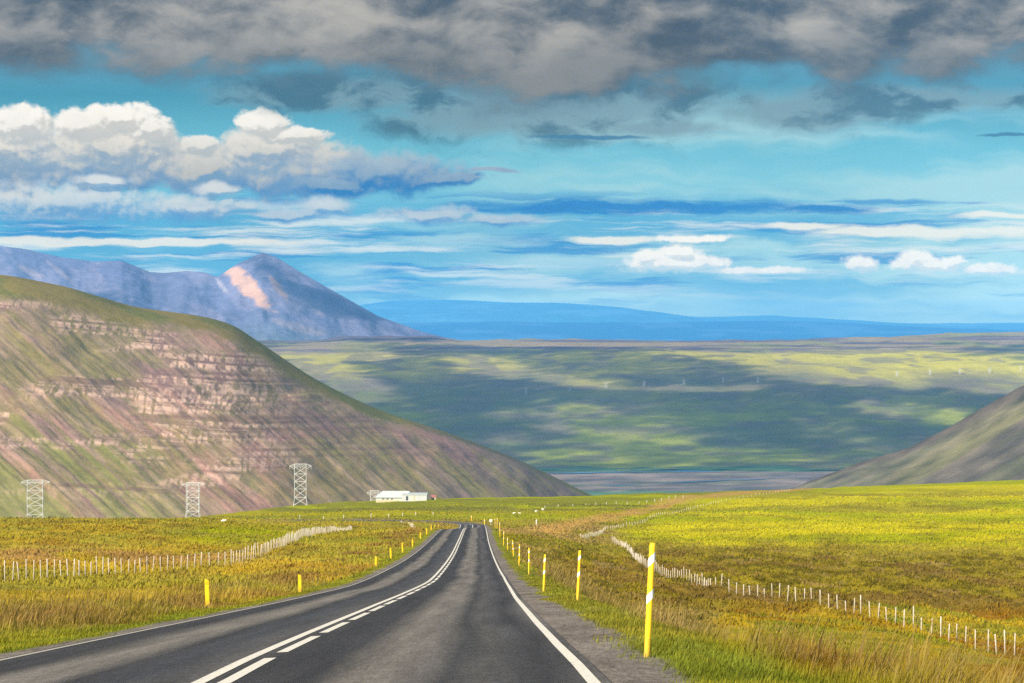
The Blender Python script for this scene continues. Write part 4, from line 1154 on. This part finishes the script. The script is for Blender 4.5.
    col = heap(col, [(0, 162, 120, 44), (110, 160, 120, 38), (205, 170, 80, 28), (300, 172, 90, 32)], 2.0, 2.3, .7, dsp(226, 221, 211), dsp(176, 183, 188), dsp(92, 146, 194), 128, 200, .4, gain=.2)
    col = heap(col, [(0, 150, 60, 26), (112, 148, 70, 24), (268, 152, 62, 28), (205, 170, 40, 16)], 7.0, 3.0, .8, dsp(238, 231, 219), dsp(188, 190, 190), dsp(120, 160, 194), 122, 184, .5, gain=.2)
    col = heap(col, [(18, 124, 40, 20), (85, 126, 42, 20), (122, 119, 44, 17), (152, 131, 28, 16), (198, 147, 22, 11), (264, 126, 30, 17), (292, 136, 40, 12)], 1.0, 3.4, .8, W, dsp(216, 212, 205), G, 104, 168, .34, gain=.16)
    col = heap(col, [(390, 172, 90, 24), (440, 178, 60, 10), (490, 171, 36, 3), (330, 186, 60, 12)], 3.0, 2.6, .75, dsp(176, 194, 206), dsp(122, 158, 192), dsp(48, 128, 192), 140, 196, .6, gain=.2)
    col = heap(col, [(60, 205, 130, 24), (190, 207, 90, 18), (325, 206, 34, 13), (430, 213, 56, 12), (500, 220, 50, 8), (290, 214, 60, 9), (100, 180, 40, 8), (215, 188, 30, 8)], 4.0, 2.8, .8, dsp(224, 227, 226), dsp(146, 180, 207), dsp(60, 142, 206), 180, 242, .7, .16, .9, gain=.2)
    col = heap(col, [(668, 263, 56, 11), (648, 258, 22, 11), (680, 253, 22, 11), (704, 262, 30, 9), (735, 270, 36, 4), (690, 239, 46, 5)], 5.0, 5.0, .85, W, dsp(228, 229, 226), dsp(180, 212, 226), 250, 284, .6, .08, .97)
    col = heap(col, [(930, 264, 50, 10), (915, 258, 24, 9), (950, 261, 22, 9), (988, 269, 34, 8), (860, 264, 22, 10), (780, 270, 30, 5)], 6.0, 5.0, .85, W, dsp(228, 229, 226), dsp(180, 212, 226), 254, 284, .6, .08, .95)
    # ragged grey wisps under the deck
    wn2 = t.noise(scaled(warped(.35), .85, 2.0, 7.0, 3.0), 1.0, 6, .6)
    D = t.add(ell(p, [(560, 108, 190, 34), (480, 118, 110, 22), (800, 112, 110, 22), (660, 128, 90, 12), (340, 94, 140, 18), (900, 98, 150, 14)]), t.mul(t.sub(wn2, .5), 1.9))
    col = t.mix(t.ss(D, -.45, .55, 0, .88), col, t.mix(t.ss(wn2, .45, .62), dsp(126, 158, 172), dsp(74, 112, 136)))
    col = streak(col, [(1005, 135, 40, 2.5), (590, 137, 70, 3)], dsp(74, 130, 166), .5, .5, .9)
    # the heavy deck across the top
    dn = t.noise(scaled(warped(.18), .42, .95, 1.3, 4.0), 1.0, 6, .55)
    dn2 = t.noise(scaled(warped(.22), 1.0, 1.9, 8.3, 1.0), 1.0, 6, .56)
    edge = t.add(t.add(.76, t.mul(t.ss(X, 2.2, 5.6), .22)), t.mul(t.ss(X, 7.5, 10.2), -.14))
    dd = t.add(t.sub(edge, Y), t.add(t.mul(t.sub(dn, .5), .95), t.mul(t.sub(dn2, .5), .95)))
    dn2s = t.noise(scaled(warped(.22), 1.0, 1.9, 8.3 - .12, 1.0 - .25), 1.0, 6, .56)
    lit = t.ss(t.add(t.mul(t.sub(dn2, dn2s), .7), t.mul(t.sub(dn, .5), 1.1)), -.20, .30)
    dc = t.mix(lit, dsp(78, 93, 110), dsp(184, 179, 172))
    dc = t.mix(t.ss(t.add(Y, t.mul(t.sub(dn2, .5), .7)), .15, .8, 0, .6), dc, dsp(90, 105, 119))
    dc = t.mix(t.ss(dd, .35, .0, 0, .8), dc, dsp(86, 124, 146))
    col = t.mix(t.ss(dd, -.16, .30), col, dc)
    # far cloud is lit more strongly than it looks from here: the air in front of it takes its share
    tr = t.m('MAXIMUM', t.m('EXPONENT', t.m('DIVIDE', -4.4e-5 * 650 * .8, t.m('MAXIMUM', dz, .005))), .34)
    air = t.new('ShaderNodeVectorMath', operation='SCALE'); air.inputs[0].default_value = (.055, .21, .44); t.put(air.inputs['Scale'], t.sub(1.0, tr))
    df = t.new('ShaderNodeVectorMath', operation='SUBTRACT'); t.put(df.inputs[0], col); t.put(df.inputs[1], air.outputs[0])
    dv = t.new('ShaderNodeVectorMath', operation='SCALE'); t.put(dv.inputs[0], df.outputs[0]); t.put(dv.inputs['Scale'], t.m('DIVIDE', 1.0, tr))
    cl = t.new('ShaderNodeVectorMath', operation='MAXIMUM'); t.put(cl.inputs[0], dv.outputs[0]); cl.inputs[1].default_value = (.004, .01, .02)
    bg2 = t.new('ShaderNodeBackground'); t.put(bg2.inputs[0], cl.outputs[0])
    # everywhere else a plain sky with broken cloud
    fac = t.mul(t.mul(t.ss(dy, .55, .75), t.ss(dz, -.06, -.02)), t.ss(dz, .6, .4))
    cn = t.noise(d, 2.2, 4, .55, '3D')
    bcol = t.mix(t.ss(cn, .45, .65), (.20, .28, .38), (.66, .64, .61))
    half = t.new('ShaderNodeMixShader'); b3 = t.new('ShaderNodeBackground'); t.put(b3.inputs[0], bcol)
    half.inputs[0].default_value = .72; t.put(half.inputs[1], bg.outputs[0]); t.put(half.inputs[2], b3.outputs[0])
    mx = t.new('ShaderNodeMixShader'); t.put(mx.inputs[0], fac); t.put(mx.inputs[1], half.outputs[0]); t.put(mx.inputs[2], bg2.outputs[0])
    t.put(out.inputs[0], mx.outputs[0])
    w.cycles.sampling_method = 'NONE'
build_world()

# ------------------------------------------------------------------ air
def haze():
    m = bpy.data.materials.new('haze air'); m.use_nodes = True; nt = m.node_tree; nt.nodes.clear(); t = T(nt)
    v = t.new('ShaderNodeVolumePrincipled'); v.inputs['Color'].default_value = (.14, .50, 1, 1); v.inputs['Density'].default_value = 4.4e-5; v.inputs['Anisotropy'].default_value = 0.0
    o = t.new('ShaderNodeOutputMaterial'); t.put(o.inputs['Volume'], v.outputs[0])
    mb = MB(); mb.box(-17500, 17500, -60, 33000, -352, 650)
    tag(mb.build('haze', m), 'blue air haze filling the valley and distance', 'haze', kind='stuff')
haze()

# ------------------------------------------------------------------ camera and render settings
cam = bpy.data.cameras.new('camera'); co = bpy.data.objects.new('camera', cam); COL.objects.link(co)
cam.sensor_width = 36; cam.lens = 36 * F / 1024; cam.clip_start = .1; cam.clip_end = 80000
co.location = (0, 0, 0); co.rotation_euler = (math.radians(90), 0, 0)
SC.camera = co
vs = SC.view_settings
SC.display_settings.display_device = 'sRGB'; vs.view_transform = 'Standard'; vs.look = 'None'; vs.exposure = EXPO; vs.gamma = 1; vs.use_curve_mapping = False
cy = SC.cycles
cy.max_bounces = 5; cy.diffuse_bounces = 3; cy.glossy_bounces = 2; cy.transmission_bounces = 2; cy.volume_bounces = 1; cy.transparent_max_bounces = 48
cy.use_adaptive_sampling = True; cy.adaptive_threshold = .012
cy.use_denoising = False
try: cy.denoiser = 'OPENIMAGEDENOISE'
except Exception: pass
